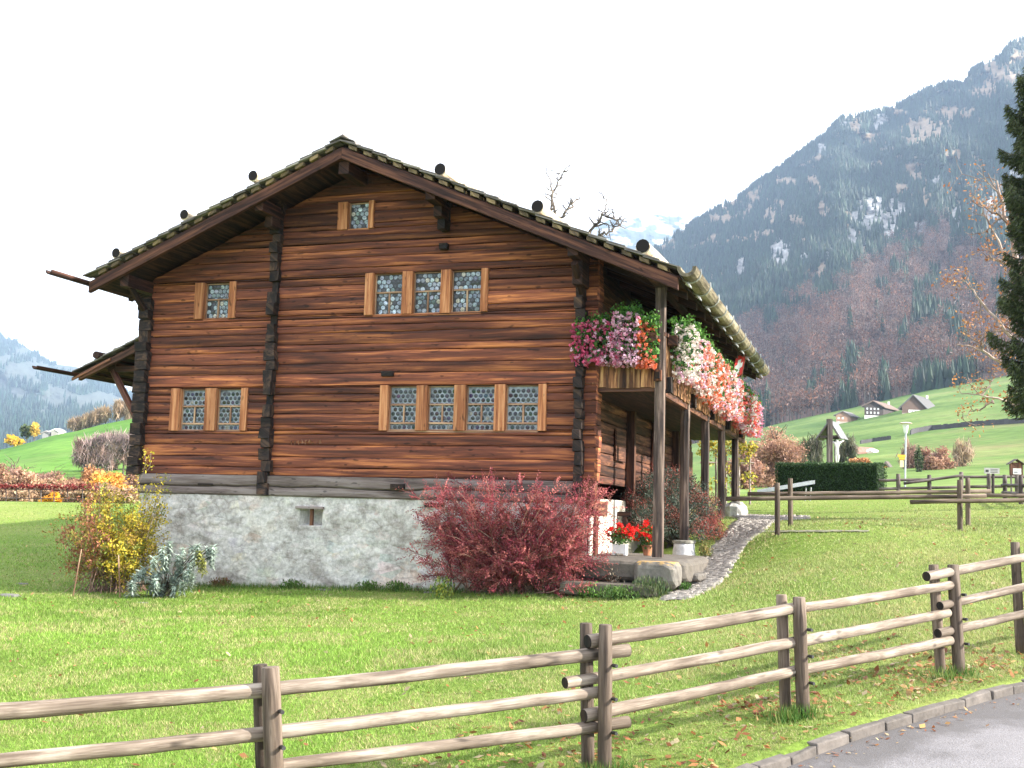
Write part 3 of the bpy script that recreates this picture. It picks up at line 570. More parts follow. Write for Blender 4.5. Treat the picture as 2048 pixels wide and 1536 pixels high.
# stone base
def stonemat():
    m, nt, b = nodes('limewashed_rubble'); t = nd(nt, 'ShaderNodeTexCoord'); o = t.outputs['Object']
    v = nd(nt, 'ShaderNodeTexVoronoi', {'Vector': nd(nt, 'ShaderNodeMapping', {'Vector': o, 'Scale': (2.6, 2.6, 5.4)}).outputs[0], 'Scale': 1., 'Randomness': 1.}, feature='F1')
    wo_ = nd(nt, 'ShaderNodeTexNoise', {'Vector': o, 'Scale': 3.5, 'Detail': 4.}); wv_ = nd(nt, 'ShaderNodeVectorMath', {0: wo_.outputs['Color'], 1: (.35, .35, .25)}, operation='MULTIPLY'); wa_ = nd(nt, 'ShaderNodeVectorMath', {0: o, 1: wv_.outputs[0]}, operation='ADD')
    e = nd(nt, 'ShaderNodeTexVoronoi', {'Vector': nd(nt, 'ShaderNodeMapping', {'Vector': wa_.outputs[0], 'Scale': (2.6, 2.6, 5.4)}).outputs[0], 'Scale': 1., 'Randomness': 1.}, feature='DISTANCE_TO_EDGE')
    n1 = nd(nt, 'ShaderNodeTexNoise', {'Vector': o, 'Scale': 1.1, 'Detail': 6., 'Roughness': .7}); n2 = nd(nt, 'ShaderNodeTexNoise', {'Vector': o, 'Scale': 16., 'Detail': 5., 'Roughness': .7})
    c = ramp(nt, n1.outputs[0], [(.36, (.33, .30, .27)), (.46, (.52, .505, .475)), (.58, (.72, .70, .67))])
    st = mixc(nt, .12, ramp(nt, nd(nt, 'ShaderNodeSeparateColor', {0: v.outputs['Color']}).outputs[0], [(.1, (.30, .27, .24)), (.5, (.56, .51, .43)), (.9, (.50, .38, .28))]), v.outputs['Color'], 'MIX'); ex = ramp(nt, n1.outputs[0], [(.48, (0, 0, 0)), (.58, (.6, .6, .6))]); c = mixc(nt, ex, c, st)
    jo = ramp(nt, e.outputs[0], [(.0, (.74, .72, .70)), (.13, (1, 1, 1))]); jm = ramp(nt, nd(nt, 'ShaderNodeTexNoise', {'Vector': o, 'Scale': .8, 'Detail': 5.}).outputs[0], [(.44, (.08,)*3), (.6, (1.,)*3)]); c = mixc(nt, jm, c, mixc(nt, 1., c, jo, 'MULTIPLY'))
    c = mixc(nt, 1., c, ramp(nt, n2.outputs[0], [(.34, (.74,)*3), (.60, (1.1,)*3)]), 'MULTIPLY'); c = mixc(nt, 1., c, ramp(nt, nd(nt, 'ShaderNodeTexNoise', {'Vector': o, 'Scale': 2.6, 'Detail': 6., 'Roughness': .7}).outputs[0], [(.36, (.68, .66, .64)), (.52, (1.05, 1.05, 1.04))]), 'MULTIPLY')
    nt.links.new(c, b.inputs['Base Color']); b.inputs['Roughness'].default_value = .9
    h = nd(nt, 'ShaderNodeMath', {0: n2.outputs[0], 1: .6, 2: jo}, operation='MULTIPLY_ADD'); bump(nt, b, h.outputs[0], .5, .025); return m
RUB = stonemat()
bs = M(); nx, nz = 380, 90; xs = np.linspace(XL-.0, .12, nx); zz = np.linspace(-.35, 1.88, nz); XX, ZZ = np.meshgrid(xs, zz)
dy = .045*(noise2(XX*2.2, ZZ*3.4, 4)-.5)+.03*(noise2(XX*7, ZZ*11+30, 3)-.5)-.02-.05*(1.9-ZZ)/2
hole = (XX > -5.62) & (XX < -5.14) & (ZZ > 1.30) & (ZZ < 1.62); dy = np.where(hole, .3, dy)
gridmesh(H(XX, dy, ZZ), bs)
bs.hb(XL, XL+.4, .05, 12.5, -.4, 1.9); bs.hb(XL+.4, -.15, 12.1, 12.5, -.4, 1.9)
bs.build('stone_base_wall', RUB, house, smooth=True)
m = M(); m.hb(-5.7, -5.1, -.1, .1, 1.6, 1.65, (.6, .6, .6)); m.build('vent_lintel', GREYW, house, bev=.01)
m = M(); m.hb(-5.42, -5.36, -.0, .06, 1.28, 1.6, (.4,)*3); m.build('vent_bar', BROWN, house)
PLAST = plain('white_plaster', (.66, .62, .54), .85, var=.14, sc=3, dark=(.42, .36, .28), bs=.35)
m = M(); yy_, zz_ = np.meshgrid(np.linspace(.0, 12.6, 160), np.linspace(.1, 1.95, 30)); gridmesh(H(.0+.03*noise2(yy_*3, zz_*4)+.0, yy_, zz_), m, flip=False)
m.build('side_plaster_wall', PLAST, house, smooth=True)
m = M(); yy_, zz_ = np.meshgrid(np.linspace(-.08, .25, 12), np.linspace(.1, 1.62, 40)); pxs = .17+.05*noise2(yy_*9, zz_*7)
gridmesh(H(pxs, yy_, zz_), m); xx_, zz_ = np.meshgrid(np.linspace(.0, .17, 8), np.linspace(.1, 1.62, 40)); gridmesh(H(xx_, -.09+.04*noise2(xx_*9, zz_*7), zz_), m); m.build('corner_stone_pillar', PLAST, house, smooth=True)
m = M(); m.hb(.03, .24, .30, .38, .2, 1.72, (.5,)*3); m.hb(.0, .08, .38, 1.15, .2, 1.6, (.75, .45, .4)); m.hb(0, .22, .25, 1.3, 1.62, 1.9, (.7,)*3, .004); m.build('cellar_door', BROWN, house, bev=.006)
m = M(); m.hb(0, .3, 3.0, 3.12, 1.62, 1.72, (.4,)*3); m.hb(.12, .22, 3.0, 3.12, 1.35, 1.62, (.4,)*3); m.build('wall_bracket', DARKW, house, bev=.008)
# shutters and doors of the side wall under the gallery
for (y0, y1, z0, z1) in ((2.6, 3.5, 2.75, 3.4), (6.5, 7.3, 1.9, 3.6), (9.4, 10.3, 2.5, 3.4), (11.6, 12.5, 2.4, 3.5)):
    m = M(); m.hb(.03, .07, y0, y1, z0, z1, (.55,)*3); m.build('side_shutter', BROWN, house, bev=.005)

# gallery
GX, GY0, GB = 1.42, .07, 2.788; GYE = 12.75
gal = M()
gal.hb(0.05, GX, GY0, GYE, 3.86, 3.93, (.3,)*3); gal.build('gallery_floor', DARKW, house)
m = M(); m.hb(GX-.06, GX+.06, GY0-.02, GYE+.35, 3.80, 3.96, (.5,)*3)
m.hb(0.0, GX+.02, GY0-.03, GY0+.07, 3.86, 3.97, (.35,)*3); m.build('gallery_beam', BROWN, house, bev=.008)
m = M(); x = .06
while x < GX-.05:
    w_ = rng.uniform(.12, .24); w_ = min(w_, GX-.05-x); c = rng.choice([.3, .45, .6, .85]); m.hb(x+.004, x+w_-.004, GY0-.055+rng.normal(0, .004), GY0-.03, 3.93+rng.normal(0, .008), 4.86, np.array([1, .97, .92])*c); x += w_
m.build('gable_parapet_boards', BOARD, house)
m = M(); y = GY0+.02
while y < GYE:
    w_ = rng.uniform(.14, .26); c = rng.choice([.3, .4, .5, .65]); m.hb(GX+.065, GX+.09+rng.normal(0, .004), y+.004, y+w_-.004, 3.92+rng.normal(0, .012), 4.86, np.array([1, .97, .92])*c); y += w_
m.build('side_parapet_boards', BOARD, house)
m = M(); m.hb(0, GX+.1, GY0-.07, GY0+.03, 4.86, 4.93); m.hb(GX+.03, GX+.13, GY0+.03, GYE, 4.86, 4.93); m.build('gallery_handrail', BROWN, house)
bases = [.93, 1.19, 1.34, 1.66, 2.08]
for i in range(5):
    Y = GY0+GB*i; m = M(); n = 14; z = np.linspace(bases[i], 5.85, n); hw = .098 if i == 0 else .092
    V = []; k = 8
    for zi in z:
        for (sx_, sy_) in ((-1, -1), (0, -1.02), (1, -1), (1.02, 0), (1, 1), (0, 1.02), (-1, 1), (-1.02, 0)):
            ch = .8 if abs(sx_) == 1 and abs(sy_) == 1 else 1; V.append(H(GX+sx_*hw*ch*(1+.05*rng.normal()*.5), Y+sy_*hw*ch*(1+.05*rng.normal()*.5), zi))
    F = [[a*k+b, a*k+(b+1) % k, (a+1)*k+(b+1) % k, (a+1)*k+b] for a in range(n-1) for b in range(k)]
    G = [[zi+i*3, b*.06, i*3.3] for zi in z for b in (0, 1, 2, 3, 4, 3, 2, 1)]
    m.add(V, np.array(F), np.array([1, 1, 1])*(.46 if i in (0, 3) else .36), G); m.build('gallery_post', POSTW, house)
    m = M(); m.hb(GX+.05, GX+.19, Y+.12, Y+.26, 3.86, 4.14, (.25,)*3, .005); m.build('gallery_joist_end', ENDS, house, bev=.01)
m = M(); m.hb(GX-.09, GX+.05, GY0-.16, GY0-.05, 4.04, 4.24, (.5, .45, .4)); m.build('gallery_joist_end', BROWN, house, bev=.012)
m = M(); m.hb(GX-.06, GX+.02, GY0-.19, GY0-.155, 4.08, 4.2, (.2,)*3); m.build('gallery_joist_end', ENDS, house, bev=.005)
for i, Y in enumerate((GY0+GB, GY0+2*GB, GY0+3*GB)):   # inner posts against the wall
    m = M(); m.hb(.03, .2, Y+.9, Y+1.07, 1.4+.2*i, 3.86, (.35,)*3); m.build('wall_post', BROWN, house, bev=.008)

# roof
roof = M(); thing_roof = None
def slope_pt(side, s, Y, dz=0):   # s horizontal distance from ridge
    X = ROOFX+side*s; return H(X, Y, 8.69-.43*np.asarray(s)+dz)
rdeck = M()
for side, L_ in ((-1, 5.68), (1, 6.52)):
    a = slope_pt(side, 0, -.86, -.19); b = slope_pt(side, L_, -.86, -.19); c = slope_pt(side, L_, 13.4, -.19); d = slope_pt(side, 0, 13.4, -.19); u_ = np.array([0, 0, .05])
    rdeck.box(a, b-a, d-a, u_, (.35,)*3)
rdk = rdeck.build('roof', DARKW, house)
m = M()
for side, L_ in ((-1, 5.68), (1, 6.52)):
    nC = 20; st = L_/nC
    for k in range(nC):
        s1 = L_-k*st; s0 = max(0.0, s1-st*1.9); Y = -1.04
        while Y < 13.5:
            w_ = rng.uniform(.16, .34) if Y > -.8 else rng.uniform(.2, .3); e = s1+rng.uniform(-.03, .05)
            lift = .022+.008*rng.random()
            a = slope_pt(side, s0, Y, -.075+.0); b = slope_pt(side, e, Y, -.045+lift); c = b-a; y_ = EY*(w_-.012)
            cc = rng.uniform(.35, .8); m.box(a, c, y_, np.array([0, 0, .022]), np.array([1, 1, 1])*cc*([1, 1, 1.02] if rng.random() < .8 else [.95, .95, .8])); Y += w_
for Y in np.arange(-1.04, 13.4, .24):
    for sd_ in (-1, 1): m.box(slope_pt(sd_, -.06 if sd_ < 0 else 0, Y, .012+.004*sd_), slope_pt(sd_, .3, Y, .0)-slope_pt(sd_, 0, Y, 0), EY*.22, np.array([0, 0, .02]), (.55, .55, .55), .004)
m.build('roof_shingles', SHING, rdk)
m = M()
for side, L_ in ((-1, 5.6), (1, 6.45)):
    for s in np.arange(.25, L_, .315):
        e = slope_pt(side, s-.085, -1.0+rng.uniform(-.02, .02), -.152); m.box(e, slope_pt(side, s+.085, 0)-slope_pt(side, s-.085, 0), EY*14.3, np.array([0, 0, .07]), np.array([1, .95, .8])*rng.uniform(.4, .85))
m.build('roof_batten', BATT, rdk)
for side, L_ in ((-1, 5.62), (1, 6.5)):
    m = M(); a = slope_pt(side, .0, -.96, -.40); b = slope_pt(side, L_, -.96, -.40); m.box(a, b-a, EY*.1, np.array([0, 0, .225]), (.38, .35, .36)); m.build('bargeboard', BROWN, rdk, bev=.008)
m = M()
for side, L_ in ((-1, 5.6), (1, 6.45)):
    for Y in np.arange(.3, 13.2, 1.1):
        a = slope_pt(side, 0.05, Y, -.34); b = slope_pt(side, L_, Y, -.34); m.box(a, b-a, EY*.14, np.array([0, 0, .15]), (.4,)*3)
m.build('roof_rafters', DARKW, rdk)
for X, z, w_ in ((ROOFX, 8.02, .22), (-6.42, 7.4, .2), (-2.78, 7.4, .2), (-9.45, 6.0, .2), (0, 6.2, .2), (GX, 5.74, .18)):
    m = M(); m.hb(X-w_/2, X+w_/2, -.84, 13.2, z, z+.24, (.4, .36, .36)); m.build('purlin', DARKW, rdk, bev=.01)
    if X not in (ROOFX, GX, 0, -9.45): m = M(); m.hb(X-w_/2*.9, X+w_/2*.9, -.45, 0, z-.22, z, (.35,)*3); m.build('purlin_bracket', DARKW, house, bev=.02)
m = M(); m.hb(-.1, .1, -.5, 0, 5.75, 6.2, (.35,)*3); m.build('purlin_bracket', DARKW, house, bev=.03)
for X, Z, r_ in ((-6.45, 8.08, .105), (-7.97, 7.39, .10), (-9.53, 6.68, .10), (-2.5, 7.93, .115), (-.6, 7.11, .115), (1.32, 6.29, .125)):
    m = M(); Y = np.linspace(-1.02, 13, 30); m.tube(H(X+.03*np.sin(Y*.9), Y, Z-.02+.02*np.sin(Y*1.7)), r_*(1-.01*Y), 12, (.5, .5, .48), wob=.03); m.build('roof_weight_pole', POLE, rdk)
    m = M(); th = np.arange(12)/12*6.283; c0 = H(X+.03*np.sin(-.92), -1.03, Z-.02); V = np.vstack([c0+r_*.97*(np.cos(th)[:, None]*EX+np.sin(th)[:, None]*np.array([0, 0, 1])), c0[None]]); m.add(V, np.array([[i, (i+1) % 12, 12] for i in range(12)]), (.25,)*3); m.build('pole_end_grain', ENDS, rdk)
def gutter(m, X, z, Y0, Y1, r_=.13, slope=0., sag=0.):
    n = 26; Y = np.linspace(Y0, Y1, n); th = np.linspace(math.pi*.97, math.pi*2.03, 9); V = []
    for i, y in enumerate(Y):
        for rr in (r_, r_*.62):
            for t in (th if rr == r_ else th[::-1]): V.append(H(X+rr*math.cos(t)*(1+rng.normal(0, .006)), y, z+rr*math.sin(t)+slope*(y-Y0)+sag*math.sin(i/(n-1)*math.pi)))
    k = 18; F = [[a*k+b, a*k+(b+1) % k, (a+1)*k+(b+1) % k, (a+1)*k+b] for a in range(n-1) for b in range(k)]
    m.add(V, [np.array(F), np.arange(k)[None], (np.arange(k)[::-1]+(n-1)*k)[None]], (.5,)*3, [[y, b*.04, X] for y in Y for b in range(k)])
m = M(); gutter(m, 2.06, 5.86, -1.05, 12.6, .165); m.build('eaves_gutter', GUTT, house)
m = M(); gutter(m, -10.33, 6.12, -2.0, 12.6, .085); m.build('eaves_gutter', DARKW, house)
for Y in np.arange(-.6, 12.6, 1.15):
    m = M(); P_ = [H(2.06+.185*math.cos(t), Y, 5.86+.185*math.sin(t)) for t in np.linspace(math.pi*1., math.pi*2.1, 9)]; m.tube(P_, .014, 5, (.3,)*3)
    m.tube([H(2.0, Y, 5.68), H(2.08, Y-.02, 5.58)], [.045, .01], 6, (.5,)*3); m.build('gutter_hook', plain('pale_metal', (.5, .5, .48), .4, .5) if 'pale_metal' not in bpy.data.materials else bpy.data.materials['pale_metal'], house)
# strut under right eave, knee brace pieces at far corner
for X_ in (0, -9.45): m = M(); m.tube([H(X_, -.72, 6.1), H(X_, -.02, 5.55)], .07, 6, (.3,)*3); m.build('eave_brace', DARKW, house)

# lean-to roof on the left
def ls(s, Y, dz=0): return H(-9.35-np.asarray(s), Y, 5.22-.44*np.asarray(s)+dz)
m = M(); a = ls(0, .1, -.12); m.box(a, ls(1.85, .1, -.12)-a, EY*8, np.array([0, 0, .05]), (.3,)*3)
for s in np.arange(.1, 1.8, .3): m.box(ls(s, .02, -.17), ls(s+.12, 0)-ls(s, 0), EY*8, np.array([0, 0, .06]), (.55, .5, .4))
lr = m.build('lean_to_roof', DARKW, house)
m = M()
for k in range(8):
    s1 = 1.9-k*.25; s0 = max(0, s1-.45); Y = 0.
    while Y < 8: w_ = rng.uniform(.16, .3); a = ls(s0, Y, -.03); m.box(a, ls(s1+rng.uniform(-.03, .03), Y, .0)-a, EY*(w_-.01), np.array([0, 0, .024]), np.array([1, 1, .97])*rng.uniform(.35, .75)); Y += w_
m.build('roof_shingles', SHING, lr)
m = M(); a = ls(0, .0, -.3); m.box(a, ls(1.75, 0, -.26)-a, EY*.1, np.array([0, 0, .14]), (.35,)*3); a = ls(.95, -.03, -.2); m.box(a, ls(1.9, -.03, -.2)-a, EY*.04, np.array([0, 0, .06]), (.8,)*3); m.build('bargeboard', BROWN, lr)
m = M(); gutter(m, -11.2, 4.34, -1.2, 8, .07); m.build('eaves_gutter', DARKW, lr)
for xx, l in ((-10.66, 0), (-10.4, .3)):
    m = M(); zc = 5.22-.44*(-9.35-xx)+.08; Y = np.linspace(-.05+l, 7.5, 12); m.tube(H(np.full(12, xx), Y, np.full(12, zc)), .08, 10, (.35,)*3); m.build('roof_weight_pole', DARKW if not l else POLE, lr)
m = M(); m.tube([H(-10.5, .35, 4.42), H(-9.55, .05, 3.3)], .075, 6, (.55, .5, .5)); m.build('lean_to_brace', BROWN, lr)
m = M(); m.hb(-10.6, -9.35, .3, .42, 4.4, 4.52, (.35,)*3); m.hb(-10.55, -10.4, .3, 8, 4.5, 4.62, (.35,)*3); m.build('lean_to_beam', BROWN, lr)
print('house ok')
# ------------------------------------------------------------------ roadside fence
FL_U = [-500, 545, 1210, 1602, 1912, 2150]; FL_Y = [6.2, 7.3, 8.35, 9.4, 10.9, 12.6]
fy = lambda u: float(np.interp(u, FL_U, FL_Y)); FN = np.array([-.5, .85, 0])
fence = thing('roadside_fence', 'round-rail wooden fence with paired posts and three rails beside the road', 'fence', [1, 8.6, 0])
def logpost(m, a, b, r, mat_c=.5):
    a, b = np.array(a), np.array(b); n = 7; P = a+(b-a)*np.linspace(0, 1, n)[:, None]; rr = np.full(n, r); rr[-1] = r*.93
    P = np.vstack([P, b+(b-a)/np.linalg.norm(b-a)*.004]); rr = np.append(rr, r*.85); m.tube(P, rr, 14, np.array([1, 1, 1])*mat_c, wob=.012)
for (ut, vt, ub, vb, dy, r_, c) in [(541, 1335, 557, 1590, 0, .06, .5), (1211, 1250, 1209, 1552, 0, .052, .45), (1598, 1195, 1607, 1416, 0, .055, .55), (1906, 1130, 1919, 1338, 0, .058, .42), (2059, 1088, 2064, 1258, 0, .06, .35),
                                    (520, 1330, 534, 1580, .2, .05, .33), (1172, 1247, 1177, 1526, .2, .05, .4), (1563, 1190, 1572, 1412, .2, .048, .6), (1867, 1130, 1882, 1322, .2, .05, .75), (2030, 1085, 2040, 1240, .2, .05, .5)]:
    y = fy(ub)+dy; b = at(ub, vb, y); b[2] = min(b[2], gnd(b[0], b[1])-.05); t = at(ut, vt, y); m = M(); logpost(m, b, t, r_, c); m.build('post', FPOST, fence, smooth=True)
    if dy == 0:
        for k, f in enumerate((.30, .55, .80)):
            p = t+(b-t)*f*(.85)+np.array([.5, -.85, 0])*r_*.95; p = p+np.array([.03, .015, 0]); m = M(); m.tube([p, p+np.array([.03, -.05, 0])*.8], .014, 8, (.2,)*3); m.build('bolt', IRON, fence)
RA = [(-420, 1452, 548, 1379), (-420, 1560, 545, 1466), (-420, 1640, 545, 1547), (520, 1381, 1256, 1300), (520, 1468, 1200, 1383), (540, 1533, 1256, 1444),
      (1175, 1284, 1606, 1214), (1130, 1366, 1606, 1281), (1168, 1431, 1606, 1338), (1585, 1218, 1902, 1170), (1585, 1285, 1896, 1225), (1585, 1343, 1900, 1281), (1853, 1153, 2200, 1082), (1880, 1211, 2200, 1138), (1876, 1267, 2200, 1190)]
for i, (ua, va, ub, vb) in enumerate(RA):
    off = FN*.1; a = at(ua, va, fy(ua)+off[1]); b = at(ub, vb, fy(ub)+off[1]); n = 14; t = np.linspace(0, 1, n)[:, None]
    mid = np.array([*(a+b)]) / 2; P = a+(b-a)*t; P[:, 2] -= np.sin(t[:, 0]*math.pi)*.008; P += rng.normal(0, .0015, P.shape)
    r_ = rng.uniform(.041, .045)+(.006 if i in (0, 3, 6) else 0); rr = r_*(1+.1*(t[:, 0]-.5)*(1 if i % 2 else -1)); m = M(); m.tube(P, rr, 14, np.array([1, .98, .95])*rng.uniform(.42, .66), wob=.01, caps=False)
    m.build('rail', RAILW, fence, smooth=True); par = [o for o in fence.children][-1]
    for e, d_ in ((0, -1), (-1, 1)):
        q = M(); c0 = P[e]; T = (P[1]-P[0]) / np.linalg.norm(P[1]-P[0]); q.tube([c0, c0+T*d_*.004], [rr[e]*.995, rr[e]*.95], 14, (.3, .3, .3)); q.build('rail_end', ENDS, par)

# ------------------------------------------------------------------ single-rail fences across the lawn
def simple_fence(name, label, posts, rails, mat, pr, rr, ydef, bury=.1, cat='fence'):
    p0 = at(posts[0][0], posts[0][2], posts[0][3]); f = thing(name, label, cat, p0)
    for (u, vt, vb, y) in posts:
        b = at(u, vb, y); t = at(u-.6, vt, y); b[2] = min(b[2], gnd(b[0], b[1]))-bury; m = M(); logpost(m, b, t, pr, rng.uniform(.4, .6)); m.build('post', mat, f, smooth=True)
    for (ua, va, ya, ub, vb, yb) in rails:
        a = at(ua, va, ya); b = at(ub, vb, yb); m = M(); t = np.linspace(0, 1, 8)[:, None]; m.tube(a+(b-a)*t+rng.normal(0, .004, (8, 3)), rr, 10, np.array([1, 1, 1])*rng.uniform(.4, .6), wob=.02); m.build('rail', mat, f, smooth=True)
    return f
simple_fence('path_fence', 'nearer single-rail log fence across the lawn in front of the hedge', [(1555, 966, 1066, 22), (1920, 960, 1063, 22), (2290, 955, 1055, 22)], [(1452, 998, 22.3, 1972, 992, 22.1), (1821, 1003, 21.85, 2320, 998, 21.85)], FPOST, .052, .045, 22)
simple_fence('path_fence', 'farther single-rail log fence just behind the nearer one on the lawn', [(1581, 957, 1052, 24), (1936, 956, 1053, 24), (2290, 950, 1045, 24)], [(1495, 988, 24.2, 1981, 983, 24.12), (1970, 991, 23.88, 2320, 992, 23.88)], FPOST, .052, .045, 24)
simple_fence('paddock_fence', 'dark brown two-rail fence beyond the lawn by the notice boards', [(1797, 948, 992, 38), (1859, 950, 992, 38), (1923, 944, 992, 38), (1978, 947, 992, 38), (2034, 948, 992, 38), (2100, 946, 992, 38)],
             [(1758, 961, 38, 1865, 959, 38), (1808, 967, 37.9, 1925, 951, 37.9), (1920, 954, 38, 2150, 953, 38), (1758, 978, 38, 1925, 974, 38), (1920, 974, 38, 2150, 971, 38)], DFENCE, .07, .05, 38, .6)
simple_fence('paddock_fence', 'dark short crosswise fence piece at the far right edge by the kiosk', [(2042, 952, 1000, 33), (2054, 950, 1002, 32), (2010, 950, 992, 36)], [(2005, 985, 36, 2080, 990, 31), (2005, 970, 36, 2080, 972, 31)], DFENCE, .07, .05, 33, .6)

# ------------------------------------------------------------------ path, platform, pedestals
def pathc(Y): return np.interp(Y, [-1.2, -.4, .6, 2, 4, 6, 8.5, 10, 12.7], [1.9, 2.02, 2.2, 2.22, 2.25, 2.3, 2.3, 2.45, 2.4]), np.interp(Y, [-1.2, -.7, 0, 2, 4, 8.5, 9.3, 10, 12.7], [.15, .30, .30, .33, .42, .45, .75, .95, .9])
Yp = np.linspace(-1.1, 12.7, 120); cX, hW = pathc(Yp); tt = np.linspace(-1, 1, 14); XX = cX[:, None]+hW[:, None]*tt*(1+.08*(noise2(Yp*2, Yp)[:, None]-.5)); YY = np.broadcast_to(Yp[:, None], XX.shape)
P = H(XX, YY, 0.); P[..., 2] = gz(P[..., 0], P[..., 1])+.022-.03*np.abs(tt)**3; pm = gridmesh(P, flip=True)
tag(pm.build('cobbled_path_bed', plain('path_earth', (.20, .18, .165), .95, sc=14), smooth=True), kind='structure')
m = M(); n = 0
for _ in range(2600):
    Y = rng.uniform(-1.0, 12.6); c, h = pathc(np.array([Y])); X = c[0]+h[0]*rng.uniform(-.97, .97); p = H(X, Y, 0.); z = gnd(p[0], p[1])+.02
    a, b = rng.uniform(.05, .12), rng.uniform(.03, .055); th = np.arange(7)/7*6.283+rng.random(); rj = rng.uniform(.8, 1.15, 7)
    r1 = H(X+a*rj*np.cos(th), Y+b*rj*np.sin(th), z-.03); r2 = H(X+a*.75*rj*np.cos(th), Y+b*.75*rj*np.sin(th), z+rng.uniform(.012, .03)+.006*np.cos(th))
    F = [[i, (i+1) % 7, 7+(i+1) % 7, 7+i] for i in range(7)]; m.add(np.vstack([r1, r2]), [np.array(F), (np.arange(7)+7)[None]], np.array([.40, .36, .32])*rng.uniform(.6, 1.2))
tag(m.build('cobbled_path', STONE), kind='structure')
A_ = np.array([onground(u, 1066, 15) for u in range(1462, 1740, 12)]); B_ = np.array([onground(u, 1062.5-.0*u, 15) for u in range(1462, 1740, 12)])
P = np.stack([A_, B_], 0); P[..., 2] = gz(P[..., 0], P[..., 1])+.02; tag(gridmesh(P).build('gravel_path', plain('gravel', (.19, .19, .12), .95, sc=10)), kind='structure')
def rock(m, c, rad, col, n=16, k=10, flat=.0, rough=.16, sd=0, pw=.75):
    th = np.linspace(0, math.pi, k); ph = np.arange(n)/n*6.283; T, Pp = np.meshgrid(th, ph, indexing='ij'); d = np.stack([np.sin(T)*np.cos(Pp), np.sin(T)*np.sin(Pp), np.cos(T)], -1)
    q = np.sign(d)*np.abs(d)**pw; nz = noise2(d[..., 0]*2.3+sd*5+7, d[..., 1]*2.3+d[..., 2]*1.7+sd, 3)-.5; r = (1+rough*2*nz)[..., None]; v = q*r*np.array(rad); 
    if flat: v[..., 2] = np.minimum(v[..., 2], rad[2]*flat)
    loc = c+v[..., 0:1]*EX+v[..., 1:2]*EY+v[..., 2:3]*np.array([0, 0, 1.]); i, j = np.meshgrid(np.arange(k-1), np.arange(n), indexing='ij'); a = i*n+j; b = i*n+(j+1) % n
    m.add(loc.reshape(-1, 3), np.stack([a, a+n, b+n, b], -1).reshape(-1, 4), col)
st = thing('stone_platform', 'flat weathered stone slab under the near end of the gallery', 'stone slab', H(1, .8, .5))
m = M(); rock(m, H(.92, 1.2, .70), (1.12, 1.55, .23), (.125, .108, .09), 48, 16, .9, .05, 3, .35); m.build('upper_slab', STONE, st, smooth=False)
m = M(); rock(m, H(.7, -.5, .38), (.85, .32, .13), (.13, .11, .085), 32, 12, .85, .07, 4, .4); m.build('lower_ledge', STONE, st, smooth=False)
m = M(); rock(m, H(1.95, .55, .60), (.22, .36, .08), (.13, .115, .1), 24, 10, .85, .1, 8, .5); m.build('side_step', STONE, st)
LICH = plain('lichen_stone', (.17, .155, .135), .95, sc=5, var=.2, dark=(.10, .09, .08), bs=.6)
nt = LICH.node_tree; b = nt.nodes['Principled BSDF']; src = b.inputs['Base Color'].links[0].from_socket; gn = nd(nt, 'ShaderNodeNewGeometry'); sx_ = nd(nt, 'ShaderNodeSeparateXYZ', {0: gn.outputs['True Normal']}); nz_ = nd(nt, 'ShaderNodeTexNoise', {'Scale': 9., 'Detail': 5.}); ad = nd(nt, 'ShaderNodeMath', {0: sx_.outputs[2], 1: nz_.outputs[0]}, operation='MULTIPLY')
nt.links.new(mixc(nt, ramp(nt, ad.outputs[0], [(.28, (0, 0, 0)), (.42, (.9, .9, .9))]), src, (.42, .26, .08)), b.inputs['Base Color'])
m = M(); rock(m, H(1.5, -.28, .66), (.40, .32, .24), (.3, .3, .28), 30, 14, .9, .10, 5, .45); tag(m.build('boulder', LICH, smooth=False, loc=H(1.5, -.12, .4)), 'grey boulder with orange lichen under the nearest gallery post', 'boulder')
t = thing('stone_pedestal', 'round whitewashed stone pedestal with flat cap under the second gallery post', 'pedestal', H(GX, GY0+GB, .8)); c0 = H(GX, GY0+GB, 0)
m = M(); z = np.linspace(.7, 1.12, 8); m.tube([c0+[0, 0, q] for q in z], [.235, .24, .235, .23, .222, .215, .21, .20], 18, (.62, .62, .62), wob=.015); m.build('drum', STONE, t, smooth=True)
m = M(); m.tube([c0+[0, 0, q] for q in (1.12, 1.13, 1.17, 1.185)], [.2, .225, .225, .2], 14, (.25, .24, .2), wob=.03); m.build('cap', STONE, t)
m = M(); rock(m, H(GX, GY0+4*GB, 1.82), (.30, .30, .27), (.5, .48, .44), 14, 9, .9, .3, 6); rock(m, H(GX+.05, GY0+4*GB, 2.0), (.2, .2, .14), (.36, .34, .3), 12, 8, .7, .2, 9); tag(m.build('stone_pedestal', STONE, loc=H(GX, GY0+4*GB, 1.7)), 'rough uncut stone under the farthest gallery post', 'pedestal')
for i, (u, v, s) in enumerate([(18, 1193, .22), (45, 1168, .12), (640, 1178, .16), (285, 1206, .1), (860, 1182, .12)]):
    p = onground(u, v, 8, 40) if i not in (2, 4) else H(-4.9 if i == 2 else -2.7, -.3, 0); p[2] = gnd(p[0], p[1]); m = M(); rock(m, p+[0, 0, -.01], (s*1.1, s*.7, s*.3), (.15, .145, .13), 10, 7, .8, .2, i)
    tag(m.build('field_stone', STONE, loc=p), ['largest pale flat stone lying in the grass at the far left', 'small grey stone in the grass above the large flat one', 'grey stone at the foot of the house wall beneath the vent', 'low stone in the grass below the yellow shrub', 'small stone by the wall left of the red shrub'][i], 'stone', 'stones lying in the lawn')

